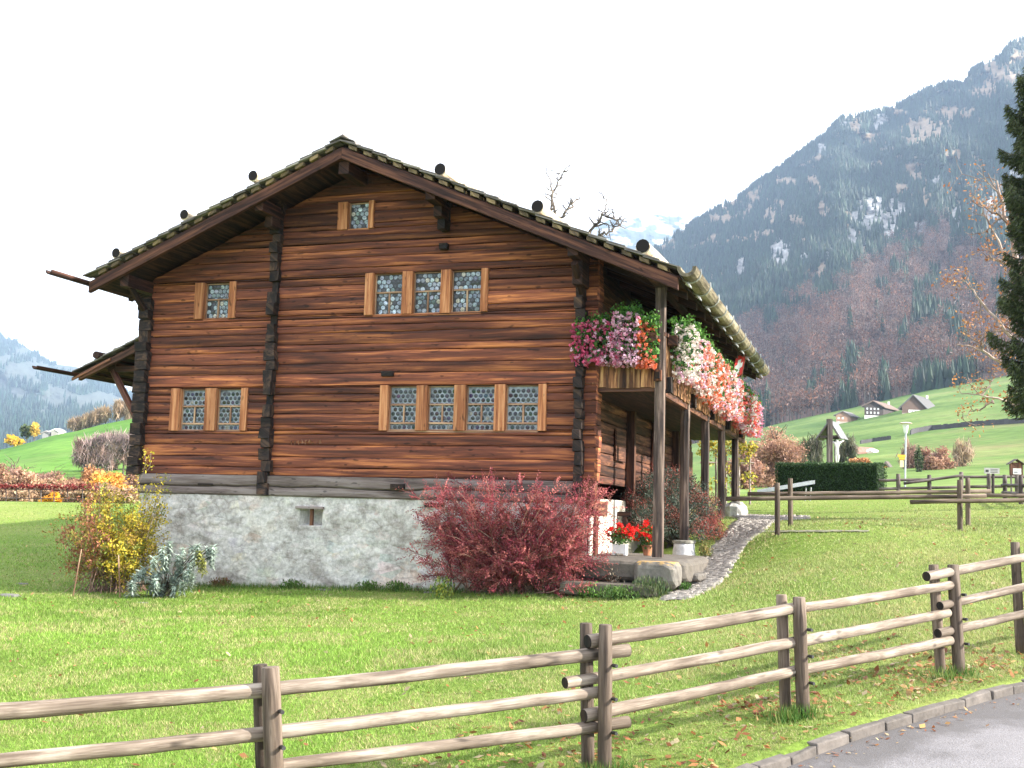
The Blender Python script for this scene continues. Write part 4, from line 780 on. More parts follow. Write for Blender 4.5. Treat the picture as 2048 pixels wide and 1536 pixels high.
# ------------------------------------------------------------------ gallery geraniums
def geranium(label, X0, X1, Y0, Y1, z0, z1, cols, nb, nl, group='geraniums hanging over the gallery parapet', size=1., drop=.6):
    c0 = H((X0+X1)/2, (Y0+Y1)/2, (z0+z1)/2); t = thing('geranium', label, 'flowers', c0, group)
    def pts(n, out, pw=1.):
        x = rng.uniform(X0, X1, n); y = rng.uniform(Y0, Y1, n); z = z0+(z1-z0)*rng.random(n)**pw; return x, y, z
    gr = [(.045, .13, .025), (.07, .19, .03), (.12, .26, .05), (.03, .09, .025)]
    m = M(); x, y, z = pts(nl, 0); kz = (z-z0)/(z1-z0); dens = noise2(x*5+3, y*5+z*4, 2); k = (dens > .3) & (kz < .72+.5*noise2(x*4+9, y*3, 2)) & (kz > .25*noise2(x*6, y*6+9, 2)); x, y, z = x[k], y[k], z[k]
    m.leaves(H(x, y, z), .07*size, pick(gr, len(x)), .9, None, 0, .3); 
    for _ in range(int(nb/9)):   # upright leafy shoots
        a, b = rng.uniform(X0, X1), rng.uniform(Y0, Y1); h = rng.uniform(.1, .28); zz = z1-.18+np.linspace(0, h, 8); m.leaves(H(a+rng.normal(0, .03, 8), b+rng.normal(0, .03, 8), zz), .05, pick(gr[1:3], 8), .9)
    m.build('foliage', LEAF, t)
    m = M(); C = []; CC = []; i = 0
    while i < nb:
        x, y, z = rng.uniform(X0, X1), rng.uniform(Y0, Y1), z0+(z1-z0)*rng.random()*.88
        if noise2(np.array([x*3.1+z]), np.array([y*3.1+z*2]), 2)[0] < .36: i += .3; continue
        kf_ = np.clip(((x-X0)/(X1-X0) if X1-X0 > Y1-Y0 else (y-Y0)/(Y1-Y0))+rng.normal(0, .22), 0, .999); q = cols[int(kf_*len(cols))]
        if (z-z0)/(z1-z0) < .45 and len(cols) > 3 and rng.random() < .35: q = cols[rng.integers(len(cols))]
        c = H(x, y, z); C.append(ball(12, c+(0 if X1-X0 > Y1-Y0 else 1)*EX*rng.uniform(0, .1)-(1 if X1-X0 > Y1-Y0 else 0)*EY*rng.uniform(0, .08), .036*size)); CC.append(np.repeat(np.array([q])*rng.uniform(.8, 1.15), 12, 0)*rng.uniform(.8, 1.12, (12, 1))); i += 1
    m.leaves(np.vstack(C), .038*size, np.clip(np.vstack(CC), 0, .95), .95, None, 0, .08); m.build('blossoms', PETAL, t); tag(bpy.data.objects[t.children[-1].name], kind='stuff'); return t
MAG, PNK, PAL, WHT, ORG_, COR, RED_ = (.68, .12, .24), (.76, .32, .46), (.82, .54, .66), (.84, .74, .70), (.80, .20, .09), (.80, .30, .22), (.72, .12, .10)
geranium('magenta and pink geraniums at the left of the gable end parapet', -.15, .72, -.34, .0, 4.32, 5.22, [MAG, MAG, PNK, MAG, PAL], 430, 1000)
geranium('pale pink geraniums in the middle of the gable end parapet', .62, 1.12, -.36, .0, 4.3, 5.38, [PNK, PAL, PAL, PNK, PAL], 360, 800)
geranium('orange red geraniums at the gallery corner beside the post', 1.08, 1.42, -.34, -.02, 4.25, 5.2, [ORG_, COR, ORG_], 170, 650)
fl = [('white and pale pink geraniums on the side parapet next to the near post', [WHT, WHT, PAL, COR]), ('cream and salmon geraniums above the first joist gap', [WHT, COR, ORG_, WHT]), ('coral and pink geraniums halfway along the gallery side', [COR, PAL, COR, WHT]),
      ('mixed pink and coral geraniums below the flag', [PAL, COR, WHT, RED_]), ('coral red geraniums past the flag', [COR, PAL, RED_, WHT]), ('red and pink geraniums at the far end of the gallery', [RED_, COR, PAL, PNK])]
for i, (lb, cc) in enumerate(fl):
    Y0 = .25+i*2.12; z0 = 4.08-.03*i; geranium(lb, 1.56, 1.96, Y0, Y0+2.15, z0+.05*(i == 0), 5.26-.055*i, cc, 760, 1900, size=1.05)
m = M(); m.hb(0, 1.4, -.2, -.04, 4.72, 4.9, (.4,)*3); fb = tag(m.build('flower_box', BROWN, bev=.01, loc=H(.7, -.1, 4.7)), 'brown flower box hooked on the gable end parapet beneath the pink geraniums', 'flower box')
m = M(); m.hb(1.53, 1.7, .2, 12.9, 4.72, 4.9, (.4,)*3); tag(m.build('flower_box', BROWN, bev=.01, loc=H(1.6, 6, 4.7)), 'long brown flower box on the side parapet beneath the coral geraniums', 'flower box')
# flag
p0 = H(1.80, 8.6, 4.7); t = thing('flag', 'red flag with a white cross standing among the geraniums on the gallery', 'flag', p0)
m = M(); pt = H(1.98, 8.9, 5.90); m.tube([p0, pt], .014, 8, (.6,)*3); m.build('flagpole', SASH, t)
FR = plain('red_cloth', (.62, .03, .03), .8, var=.08); FWh = plain('white_cloth', (.8, .8, .8), .8, var=.05)
dv = (np.array([-.75, -.9, -.42])); dv /= np.linalg.norm(dv); dn = (p0-pt)/np.linalg.norm(p0-pt)
def fp(a, b, o=0): nrm = np.cross(dv, dn); nrm /= np.linalg.norm(nrm); return pt+dv*a+dn*b+nrm*(o+.035*math.sin(a*11)*a*2)
m = M(); n = 10; V = [fp(a, b+.12*a) for a in np.linspace(0, .62, n) for b in (.02, .33, .64)]; m.add(V, np.array([[i*3+j, i*3+j+1, (i+1)*3+j+1, (i+1)*3+j] for i in range(n-1) for j in range(2)]), (.5,)*3); ff = m.build('flag_cloth', FR, t, smooth=True)
m = M()
for o in (.006, -.006):
    for (a0, a1, b0, b1) in ((.13, .49, .27, .40), (.25, .37, .15, .27), (.25, .37, .40, .53)):
        n = 5; V = [fp(a, b+.12*a, o) for a in np.linspace(a0, a1, n) for b in (b0, b1)]; m.add(V, np.array([[i*2, i*2+1, i*2+3, i*2+2] for i in range(n-1)]), (.5,)*3)
m.build('white_cross', FWh, ff, smooth=True)

# ------------------------------------------------------------------ shrubs by the house
def rnorm(v): return v/(np.linalg.norm(v)+1e-9)
t = thing('cotoneaster_shrub', 'big spiky crimson shrub with arching twigs against the whitewashed base', 'shrub', H(-1.3, -.45, .22))
st_, lf = M(), M(); TW = []; base0 = H(-1.3, -.3, .15)
redc = [(.34, .07, .09), (.42, .11, .12), (.50, .17, .15), (.26, .055, .075), (.38, .14, .12)]
for i in range(190):
    tx = rng.uniform(-3.0, .75); tz = .30+1.92*rng.random()**.72; ty = -rng.uniform(.2, 1.15)
    e = (tx+1.2)/2.0; tz = min(tz, 2.28-.32*abs(e)**3); a = base0+EX*rng.normal(0, .5)*1; b = H(tx, ty, tz); mid = (a+b)/2+np.array([0, 0, rng.uniform(.1, .45)])
    tt = np.linspace(0, 1, 9)[:, None]; P = a*(1-tt)**2+2*mid*tt*(1-tt)+b*tt**2; P += rng.normal(0, .015, P.shape)
    pale = rng.random() < .25; st_.tube(P, np.linspace(.013, .003, 9), 5, np.array([1., .8, .75])*(2.2 if pale else .9))
    for k in range(3, 9):
        for _ in range(3):
            d = rnorm(rnorm(P[k]-P[k-1])*1.0+rng.normal(0, .55, 3)+np.array([0, 0, rng.uniform(-.35, .25)])); TW.append((P[k]+(P[k-1]-P[k])*rng.random(), d, rng.uniform(.16, .38)))
C, D, S, CC, ST = [], [], [], [], []
for (p, d, l) in TW:
    c = pick(redc, 1)[0]*rng.uniform(.6, 1.35); n = 8; side = rnorm(np.cross(d, rng.normal(size=3))); q = p+d*l*.5; ST.append((p+d*l/2, d*l/2, side*.0045, c*.9))
    for k in range(n):
        f = (k+1)/n; s = side*(1 if k % 2 else -1); dd = rnorm(d*.75+s*.8+rng.normal(0, .15, 3)); ll = .085*(1.15-f*.6); o = p+d*l*f; ST.append((o+dd*ll/2, dd*ll/2, np.cross(dd, d)*.011, c)); 
        for g_ in (.4, .8): C.append(o+dd*ll*g_); CC.append(c)
ST = [np.array(q) for q in zip(*ST)]; lf.quads(*ST); lf.leaves(np.array(C), .034, np.array(CC), .55)
st_.build('stems', BARK, t); lf.build('foliage', LEAF, t)
# yellow shrub
b0 = at(232, 1150, 21.3); b0[2] = gnd(b0[0], b0[1]); t = thing('berry_shrub', 'loose shrub with yellow green and reddish leaves at the left corner of the house', 'shrub', b0)
st_, lf = M(), M(); C, CC = [], []
for i in range(125):
    u, v = rng.normal(228, 44), 1052+rng.normal(0, 38); u = np.clip(u, 122, 318); v = np.clip(v, 962, 1135); y = 21.3+rng.normal(0, .5); e = at(u, v, y); a = b0+np.array([rng.normal(0, .35), rng.normal(0, .2), 0]); mid = (a+e)/2+np.array([(e[0]-a[0])*.2, 0, .05]); tt = np.linspace(0, 1, 7)[:, None]; P = a*(1-tt)**2+2*mid*tt*(1-tt)+e*tt**2
    st_.tube(P, np.linspace(.007, .003, 7), 4, np.array([1.1, .85, .8]))
    for k in (3, 4, 5, 6):
        for _ in range(4):
            c = P[k]+rng.normal(0, .12, 3); n = 13; lc = ball(n, c, .11); C.append(lc); w_ = (u-232)/90; rr_ = rng.random()
            q = (.34, .14, .08) if (w_ < -.4 and rr_ < .55) else ((.54, .43, .05) if rr_ < .55 else ((.20, .24, .05) if rr_ < .8 else (.34, .22, .06))); CC.append(np.repeat([q], n, 0))
lf.leaves(np.vstack(C), .05, np.vstack(CC), .6)
for (pts) in ([(262, 1000), (285, 950), (292, 925), (288, 900)], [(292, 1080), (318, 1000), (322, 965)], [(285, 950), (300, 935), (302, 905)]):
    P = np.array([at(u, v, 20.6) for u, v in pts]); tt = np.linspace(0, 1, 12); P = np.stack([np.interp(tt, np.linspace(0, 1, len(P)), P[:, k]) for k in range(3)], -1); st_.tube(P, .005, 4, (.8,)*3)
    lf.leaves(np.repeat(P[5:], 5, 0)+rng.normal(0, .035, (35, 3)), .05, pick([(.55, .45, .04), (.45, .38, .05)], 35), .6)
st_.build('stems', BARK, t); lf.build('foliage', LEAF, t)
for i, (a, b, lb) in enumerate([((147, 1168), (163, 1098), 'left thin stake leaning by the yellow shrub'), ((243, 1158), (237, 1110), 'right short stake under the yellow shrub')]):
    y = 20.2; A = at(*a, y); A[2] = gnd(A[0], A[1])-.05; m = M(); m.tube([A, at(*b, y+.1)], .011, 6, (.4,)*3); tag(m.build('stake', SASH, loc=A), lb, 'stake')
# blue green spurge
b0 = at(335, 1165, 20.6); b0[2] = gnd(b0[0], b0[1]); t = thing('spurge_plant', 'pale blue green leafy plant at the foot of the wall right of the yellow shrub', 'plant', b0); lf, st_ = M(), M()
for (u, v) in [(268, 1150), (290, 1135), (262, 1165), (300, 1160), (330, 1125), (350, 1140), (322, 1095), (345, 1085), (370, 1098), (395, 1090), (415, 1095), (425, 1110), (405, 1120), (380, 1125), (355, 1110), (335, 1160), (365, 1162), (268, 1168), (300, 1145), (360, 1130), (315, 1160), (340, 1105), (390, 1108), (350, 1170), (385, 1092), (330, 1110), (372, 1145), (330, 1172), (385, 1150), (310, 1115), (425, 1092), (400, 1104), (345, 1150), (375, 1140), (280, 1142), (318, 1145)]:
    c = at(u+rng.normal(0, 3), v, 20.2+rng.normal(0, .25)); st_.tube([b0+rng.normal(0, .1, 3)*[1, 1, 0], (b0+c)/2+[0, 0, .1], c], .01, 5, (.8,)*3); yl = u > 385 and rng.random() < .7
    th = rng.random(34)*6.283; el = rng.uniform(-1.1, .5, 34); d = np.stack([np.cos(th)*np.cos(el), np.sin(th)*np.cos(el), np.sin(el)], -1); A = d*.062; B = np.cross(d, [0, 0, 1.]); B = B/np.linalg.norm(B, axis=1)[:, None]*.019
    col = np.array([.42, .44, .14] if yl else [.50, .60, .52])*rng.uniform(.6, 1.3, (34, 1)); lf.quads(c+A-[0, 0, .01], A, B, col)
    lf.quads(c-[0, 0, .08]+A*.9, A, B, col*.75); lf.quads(c-[0, 0, .16]+A*.8+rng.normal(0, .03, (34, 3)), A, B, col*.6)
st_.build('stems', BARK, t); lf.build('foliage', LEAF, t)
# dark cotoneaster under the gallery
b0 = H(.85, 5.2, 1.2); t = thing('cotoneaster_bush', 'dark green bush with red berry twigs growing under the gallery behind the second post', 'shrub', b0); lf, st_ = M(), M()
for i in range(620):
    d = rng.normal(size=3); d /= np.linalg.norm(d); d[2] = abs(d[2])*1.05-.25; k = rng.uniform(.72, 1.0); c = H(.75+d[0]*1.12*k, 5.1+d[1]*2.3*k, 1.55+d[2]*1.42*k); red = rng.random() < .25+.45*(d[1] > -.3)*(d[2] < .55)
    n = 60; q = ball(n, c, [.17, .17, .14]); lf.leaves(q, .042, pick([(.26, .07, .06), (.34, .12, .09), (.15, .07, .05)] if red else [(.06, .09, .06), (.09, .12, .09), (.04, .06, .045), (.14, .16, .13)], n), .55)
    if i % 4 == 0: st_.tube([b0+rng.normal(0, .15, 3), (b0+c)/2+[0, 0, .1], c], [.02, .012, .005], 5, (.5,)*3)
    if red:
        o = c+rng.normal(0, .1, (5, 3)); dd = np.array([.25, -.3, -.6])+rng.normal(0, .3, (5, 3)); dd /= np.linalg.norm(dd, axis=1)[:, None]; lf.quads(o, dd*.16, np.cross(dd, [0, 0, 1.])*.006, (.3, .06, .05))
st_.build('stems', BARK, t); lf.build('foliage', LEAF, t)
# pots
def redpot(name, label, c, box, mat, sp, n):
    t = thing(name, label, 'plant pot', c, 'potted red geraniums on the stone slab'); m = M()
    if box: m.box(c-EX*.13-EY*.09+[0, 0, .03], EX*.26, EY*.18, np.array([0, 0, .17])); m.box(c-EX*.13-EY*.09, EX*.05, EY*.18, np.array([0, 0, .03])); m.box(c+EX*.08-EY*.09, EX*.05, EY*.18, np.array([0, 0, .03]))
    else: m.tube([c, c+[0, 0, .17], c+[0, 0, .17], c+[0, 0, .2]], [.07, .1, .115, .115], 16, (.5,)*3)
    m.build('pot', mat, t, bev=.008); lf = M(); q = ball(n*9, c+np.array([0, 0, .34]), sp); lf.leaves(q, .05, pick([(.05, .12, .03), (.09, .18, .04)], n*9), .9); lf.build('foliage', LEAF, t)
    pe = M(); cs = ball(n, c+np.array([0, 0, .42]), np.array(sp)*[1.1, 1.1, .8]); pe.leaves(np.vstack([ball(14, q, .055) for q in cs]), .045, (.72, .025, .02), .95, None, 0, .15); pe.build('blossoms', PETAL, t)
redpot('potted_geranium', 'red geraniums in a white planter box on the slab', H(.62, .62, .92), True, WHITE, (.24, .2, .18), 44)
redpot('potted_geranium', 'red geraniums in a clay pot beside the white planter', H(1.05, 1.0, .92), False, plain('terracotta', (.36, .15, .07), .8), (.3, .24, .24), 46)
def clump(name, label, c, rad, cols, n, size, cat='plant', asp=.4, up=.5, grp=None):
    m = M(); d = rng.normal(size=(n, 3)); d /= np.linalg.norm(d, axis=1)[:, None]; q = np.array(c)+[0, 0, rad[2]*.7]+d*rng.random((n, 1))**.7*np.array(rad); m.leaves(q, size, pick(cols, n), asp, (0, 0, 1), up); return tag(m.build(name, LEAF, loc=c), label, cat, grp)
gp = lambda X, Y: (lambda p: np.array([p[0], p[1], gnd(p[0], p[1])]))(H(X, Y, 0.))
clump('daisy_plant', 'small yellow green plant in front of the crimson shrub', gp(-2.15, -1.15), (.24, .18, .24), [(.10, .19, .04), (.3, .32, .05), (.16, .22, .05)], 500, .06)
clump('weed_plant', 'green weeds between the crimson shrub and the corner pillar', gp(.45, -.75), (.3, .2, .16), [(.08, .2, .03), (.13, .25, .04)], 600, .06)
clump('weed_plant', 'low green weeds right of the lower stone ledge', gp(.95, -.95), (.38, .22, .15), [(.07, .15, .03), (.12, .2, .05)], 700, .06)
clump('juniper_tuft', 'dark feathery green tuft below the lichen boulder', gp(1.45, -.7), (.36, .25, .22), [(.05, .10, .04), (.10, .14, .06), (.14, .17, .07)], 1600, .07, asp=.18, up=.7)
clump('weed_plant', 'small green tuft at the edge of the cobbles by the boulder', gp(1.95, -.15), (.13, .13, .1), [(.07, .15, .03)], 250, .05)
clump('weed_plant', 'yellowish weeds beside the round pedestal', gp(1.85, 2.9), (.15, .3, .2), [(.17, .2, .06), (.25, .2, .07)], 450, .06)
clump('dry_flower_plant', 'dry whitish seed heads in front of the cellar door', gp(.75, -.35), (.18, .15, .3), [(.45, .38, .28), (.25, .14, .08)], 350, .05)
for i, X in enumerate((-4.0, -3.4, -5.6, -7.2)): clump('weed_plant', ['green weeds at the wall foot left of the crimson shrub', 'low weeds touching the left side of the crimson shrub', 'short weeds at the wall foot below the vent', 'dry reddish weeds at the wall foot right of the blue green plant'][i], gp(X, -.22), (.27, .12, .12), [(.08, .17, .03), (.12, .2, .05)] if i < 3 else [(.2, .1, .05), (.15, .15, .05)], 420, .06)
# stray vine branch on the corner pillar
# ------------------------------------------------------------------ trees
def grow(m, p, d, L_, r, lev, tips, bend=.25, up=.1, nch=(3, 5), k=5, spread=.75, shrink=.62):
    n = 5; P = [np.array(p)]; dd = rnorm(np.array(d, float))
    for i in range(n-1): dd = rnorm(dd+rng.normal(0, bend, 3)*.5+np.array([0, 0, up])*.3); P.append(P[-1]+dd*L_/(n-1))
    P = np.array(P); m.tube(P, np.linspace(r, r*.55, n), max(3, k), (.6,)*3, caps=False)
    if lev == 0: tips.extend([P[-1], P[-2], P[2]]); return
    for i in range(rng.integers(*nch)):
        f = rng.uniform(.35, 1); o = P[0]+(P[-1]-P[0])*0; j = min(n-1, int(f*(n-1)+.5)); o = P[j]; q = rnorm(P[j]-P[j-1]); s = rnorm(np.cross(q, rng.normal(size=3))); grow(m, o, rnorm(q*(1-spread*.5)+s*spread), L_*shrink*rng.uniform(.7, 1.2), r*.52, lev-1, tips, bend, up, nch, max(3, k-1), spread, shrink)
def tree(name, label, u, v0, v1, wpx, y, cols, group=None, leafy=1., low=False, ls=.3, trunk=BARK, shape=1., bare=False, onm=False, nleaf=900, tr=None):
    """tree standing at image position u with its foot at v0 and its top at v1, y metres away"""
    b = at(u, v0, y); top = at(u, v1, y); h = top[2]-b[2]; w_ = wpx/F_PX*y
    t = thing(name, label, 'tree', b, group); m = M(); tips = []
    m.tube([b-[0, 0, .5], b+[0, 0, h*.25], b+[w_*.02, 0, h*.55], b+[0, 0, h*.85]], [h*.022+.03, h*.018, h*.012, h*.004], 7, (.6,)*3)
    for i in range(9 if bare else 7):
        a = i*2.4; z = h*rng.uniform(.18, .6); d = np.array([math.cos(a)*w_*.35, math.sin(a)*w_*.35, h*rng.uniform(.15, .4)]); grow(m, b+[0, 0, z], d, np.linalg.norm(d)*.9, h*.008+.01, 1 if not bare else 2, tips, .3, .3, (3, 5), 4)
    m.build('trunk', trunk, t); lf = M()
    nc = 26; cs = []
    for i in range(nc):
        d = rng.normal(size=3); d /= np.linalg.norm(d); d *= rng.uniform(.3, 1.08); cs.append(b+np.array([d[0]*w_*.42, d[1]*w_*.42, (h*(.56*shape+.06)+d[2]*h*.38) if not low else h*(.45+.47*d[2])]))
    cs = np.array(cs); n = int(nleaf*leafy); idx = rng.integers(0, nc, n); rr = np.array([w_*.17, w_*.17, h*.12]); q = cs[idx]+np.clip(rng.normal(0, .55, (n, 3)), -1.1, 1.1)*rr; kk = q[:, 2] > b[2]+.1; q = q[kk]
    cc = pick(cols, nc)[idx][kk]*rng.uniform(.75, 1.25, (nc, 1))[idx][kk]
    if bare: lf.leaves(q, ls*1.6, cc, .09, (0, 0, 1), .5)
    else: lf.leaves(q, ls, cc, .6)
    lf.build('crown', LEAF, t); return t
RUST = [(.42, .24, .165), (.36, .20, .14), (.46, .28, .19), (.32, .19, .15)]
GREYB = [(.33, .24, .20), (.28, .20, .17), (.36, .27, .21)]; BEI = [(.42, .30, .2), (.36, .27, .2), (.48, .36, .24)]
tree('beech_tree', 'large round rust brown beech right behind the far end of the gallery', 1545, 985, 838, 120, 75, RUST, ls=.15, nleaf=20000, low=True)
tree('beech_tree', 'lower rust tree seen between the far gallery posts', 1490, 985, 880, 70, 70, RUST, ls=.22, nleaf=4500, low=True)
tree('beech_tree', 'rusty round tree right of the street lamp', 1872, 965, 884, 68, 110, RUST+GREYB, ls=.28, nleaf=5000, low=True)
tree('bare_tree', 'pale bare tree right of the rusty round tree', 1926, 970, 884, 40, 115, BEI, bare=True, ls=.6, nleaf=900)
tree('bare_tree', 'dull pinkish bare tree left of the rusty round tree', 1822, 965, 888, 40, 120, [(.34, .2, .16), (.28, .18, .15)], bare=True, ls=.6, nleaf=900)
tree('ivy_tree', 'thin dark ivy covered tree just right of the lamp pole', 1838, 965, 893, 18, 105, [(.06, .10, .05), (.09, .12, .05)], ls=.22, nleaf=900)
for i, (u, v0, v1, w_) in enumerate([(1622, 945, 866, 22), (1638, 945, 872, 20), (1702, 945, 872, 24), (1684, 945, 884, 24), (1604, 950, 884, 22)]):
    tree('bare_tree', ['slim bare tree left of the wayside cross', 'second slim bare tree close to the cross post', 'ivy grown bare tree right of the cross', 'short bare tree directly behind the cross roof', 'pale slim tree nearest the rust beech'][i], u, v0, v1, w_, 95, [(.15, .15, .09), (.22, .2, .15), (.1, .13, .07)], 'slim trees round the wayside cross', bare=True, ls=.5, nleaf=500)
tree('copper_bush', 'small copper coloured bush behind the right end of the hedge', 1722, 940, 914, 40, 90, [(.42, .2, .09), (.5, .26, .12)], ls=.3, nleaf=700)
# left side
LB = ['rust orange bush at the very left edge', 'tall rust bush second from the left edge', 'wide dull orange bush above the red trellis', 'pale rust bush left of the yellow shrub', 'orange bush rising behind the yellow shrub', 'low rust bush under the grey copse', 'brownish bush beside the house corner']
for i, (u, v0, v1, w_, c) in enumerate([(-25, 1006, 918, 90, RUST), (30, 1006, 916, 80, RUST), (85, 1006, 936, 90, RUST), (140, 1006, 948, 70, [(.4, .22, .13), (.36, .2, .14)]), (178, 1006, 925, 50, [(.45, .22, .1), (.4, .2, .1)]), (225, 1006, 950, 80, RUST), (262, 1006, 940, 50, [(.3, .17, .12), (.26, .16, .12)])]):
    tree('orange_bush', LB[i], u, v0, v1, w_, 64+3*i, c, 'rust coloured bushes beyond the lawn edge', ls=.2, nleaf=4200, low=True)
for i in range(8):
    u = -60+i*44; tree('tan_bush', ['tan bush farthest left under the red vine', 'second tan bush under the red vine', 'third tan bush under the red vine', 'tan bush left of the bright golden bush', 'tan bush right of the bright golden bush', 'tan bush beneath the trellis end', 'tan bush behind the left half of the yellow shrub', 'tan bush between the yellow shrub and the house'][i], u, 1016, 968+rng.uniform(-5, 5), 70, 54, [(.42, .28, .18), (.36, .24, .15), (.48, .34, .22)], 'low tan bushes along the lawn edge', ls=.16, nleaf=2000, low=True)
tree('golden_bush', 'bright golden orange bush low at the lawn edge on the left', 100, 1010, 983, 36, 52, [(.75, .38, .04), (.7, .33, .04)], ls=.14, nleaf=1500, low=True)
tree('golden_bush', 'large golden bush behind the yellow shrub by the house', 216, 1000, 938, 80, 56, [(.72, .40, .08), (.65, .34, .1)], ls=.16, nleaf=3600, low=True)
for i, (u, v0, v1, w_, y) in enumerate([(168, 950, 880, 52, 150), (194, 955, 868, 60, 145), (222, 955, 862, 60, 150), (246, 950, 862, 60, 140), (266, 940, 870, 40, 150)]):
    tree('bare_tree', ['leftmost grey tree of the copse on the left slope', 'grey purple bare tree second in the copse', 'middle bare tree of the grey copse', 'reddish bare tree of the copse nearest the house', 'small bare tree touching the house corner'][i], u, v0, v1, w_, y, [(.30, .22, .21), (.26, .20, .19), (.34, .23, .2)], 'grey bare copse on the left slope', bare=True, ls=.9, nleaf=1500)
for i, (u, v0, v1, w_) in enumerate([(150, 866, 838, 26), (170, 862, 828, 26), (190, 856, 820, 26), (211, 850, 816, 24), (238, 846, 806, 26), (258, 842, 812, 22)]):
    tree('bare_tree', ['lowest beige tree on the left hill crest', 'second beige tree up the hill crest', 'third beige tree up the hill crest', 'fourth beige tree up the hill crest', 'tallest pinkish beige tree on the crest below the strut', 'topmost beige tree against the house corner'][i], u, v0, v1, w_, 285, BEI, 'beige trees along the left hill crest', bare=True, ls=1.6, nleaf=700)
tree('birch_tree', 'bright yellow bush at the far left of the hill crest', 28, 896, 872, 34, 280, [(.75, .5, .06), (.7, .45, .08)], ls=.9, nleaf=500)
tree('spruce_tree', 'round dark green tree left of the yellow tree on the crest', 52, 886, 850, 26, 285, [(.09, .13, .05), (.12, .15, .06)], ls=.9, nleaf=500)
tree('birch_tree', 'tall yellow tree on the crest left of the white farmhouse', 68, 886, 850, 18, 282, [(.7, .48, .1), (.6, .42, .1)], ls=.9, nleaf=450)
# old pear tree behind the roof
b = at(1150, 1010, 40); t = thing('pear_tree', 'old bare tree with gnarled branches showing above the roof', 'tree', b); m = M()
def limb(pts, r0, r1, y=40, tw=10, L_=.55):
    P = np.array([at(u, v, y+dy) for u, v, dy in pts]); tt = np.linspace(0, 1, 16); k = np.linspace(0, 1, len(P)); P = np.stack([np.interp(tt, k, P[:, j]) for j in range(3)], -1); P += rng.normal(0, .035, P.shape); rr = np.linspace(r0, r1, 16); m.tube(P, rr, 6, (.7,)*3, caps=False)
    for _ in range(tw):
        j = rng.integers(4, 16); d = rng.normal(size=3); d[2] = abs(d[2])*.8+.1; grow(m, P[j], d, L_*rng.uniform(.3, 1.), rr[j]*.5+.007, 1, [], .9, .3, (2, 4), 4, .8, .55)
limb([(1150, 1010, 0), (1145, 800, 0), (1150, 620, 0)], .3, .2, tw=0)
limb([(1150, 640, 0), (1120, 520, 0), (1098, 450, 0), (1106, 380, 0), (1092, 335, 0)], .09, .012, tw=14)
limb([(1150, 640, 0), (1125, 500, .5), (1103, 400, .4), (1118, 360, .3), (1140, 328, 0)], .08, .012, tw=16)
limb([(1120, 520, 0), (1120, 440, -.4), (1138, 415, -.4), (1160, 395, 0)], .08, .02, tw=14)
limb([(1150, 640, 0), (1170, 540, .4), (1182, 462, .2), (1205, 432, 0), (1232, 440, 0), (1248, 458, 0)], .10, .014, tw=22, L_=.5)
limb([(1175, 500, .4), (1200, 470, .2), (1222, 462, 0), (1240, 450, 0)], .07, .015, tw=10)
limb([(1205, 432, 0), (1215, 405, 0), (1196, 385, 0)], .03, .012, tw=4)
limb([(1150, 700, 0), (1060, 520, 0), (990, 402, 0), (1008, 384, 0)], .05, .012, tw=4)
m.build('branches', BARK, t)
# spruce at right edge
b = at(2125, 1010, 27); b[2] = gnd(b[0], b[1])-.2; t = thing('spruce_tree', 'tall dark spruce with drooping branches at the right edge', 'tree', b); Ht = 12.9; m = M(); m.tube([b, b+[0, 0, Ht*.5], b+[0, 0, Ht]], [.24, .15, .02], 10, (.4,)*3); lf = M()
z = 3.1
while z < Ht-.2:
    rad = min(1.38, .15+(Ht-z)*.5)*rng.uniform(.75, 1.1); nb = rng.integers(5, 8); a0 = rng.random()*6.28
    for i in range(nb):
        a = a0+i*6.283/nb+rng.normal(0, .15); R_ = rad*rng.uniform(.7, 1.1); tt = np.linspace(0, 1, 9); dr = -.32*R_*np.sin(tt*2.2)+.10*R_*tt**3*2; P = b+np.stack([np.cos(a)*R_*tt, np.sin(a)*R_*tt, z+dr], -1); m.tube(P, np.linspace(.035, .008, 9), 4, (.4,)*3, caps=False)
        n = int(620*R_/1.5)+80; f = rng.random(n)**.7; q = P[0]+(P[-1]-P[0])*0; pts = np.stack([np.interp(f, tt, P[:, j]) for j in range(3)], -1); sd_ = np.array([-math.sin(a), math.cos(a), 0]); wd = .30*R_*(1-f*.75)+.05; off = rng.uniform(-1, 1, n)
        pts = pts+sd_*(off*wd)[:, None]+np.stack([np.zeros(n), np.zeros(n), -rng.random(n)**1.3*.28-.08*np.abs(off)], -1)
        D = np.stack([np.cos(a)*.5+sd_[0]*off*.8, np.sin(a)*.5+sd_[1]*off*.8, np.full(n, -.55)], -1)+rng.normal(0, .3, (n, 3)); D /= np.linalg.norm(D, axis=1)[:, None]; W_ = np.cross(D, rng.normal(size=(n, 3))); W_ /= np.linalg.norm(W_, axis=1)[:, None]
        l_ = rng.uniform(.06, .12, n); col = pick([(.035, .055, .018), (.06, .085, .03), (.085, .105, .035), (.05, .06, .025)], n)*rng.uniform(.7, 1.3, (n, 1)); lf.quads(pts, D*l_[:, None], W_*.017, col)
    z += rng.uniform(.2, .32)
m.build('trunk', BARK, t); lf.build('crown', NEEDLE, t)
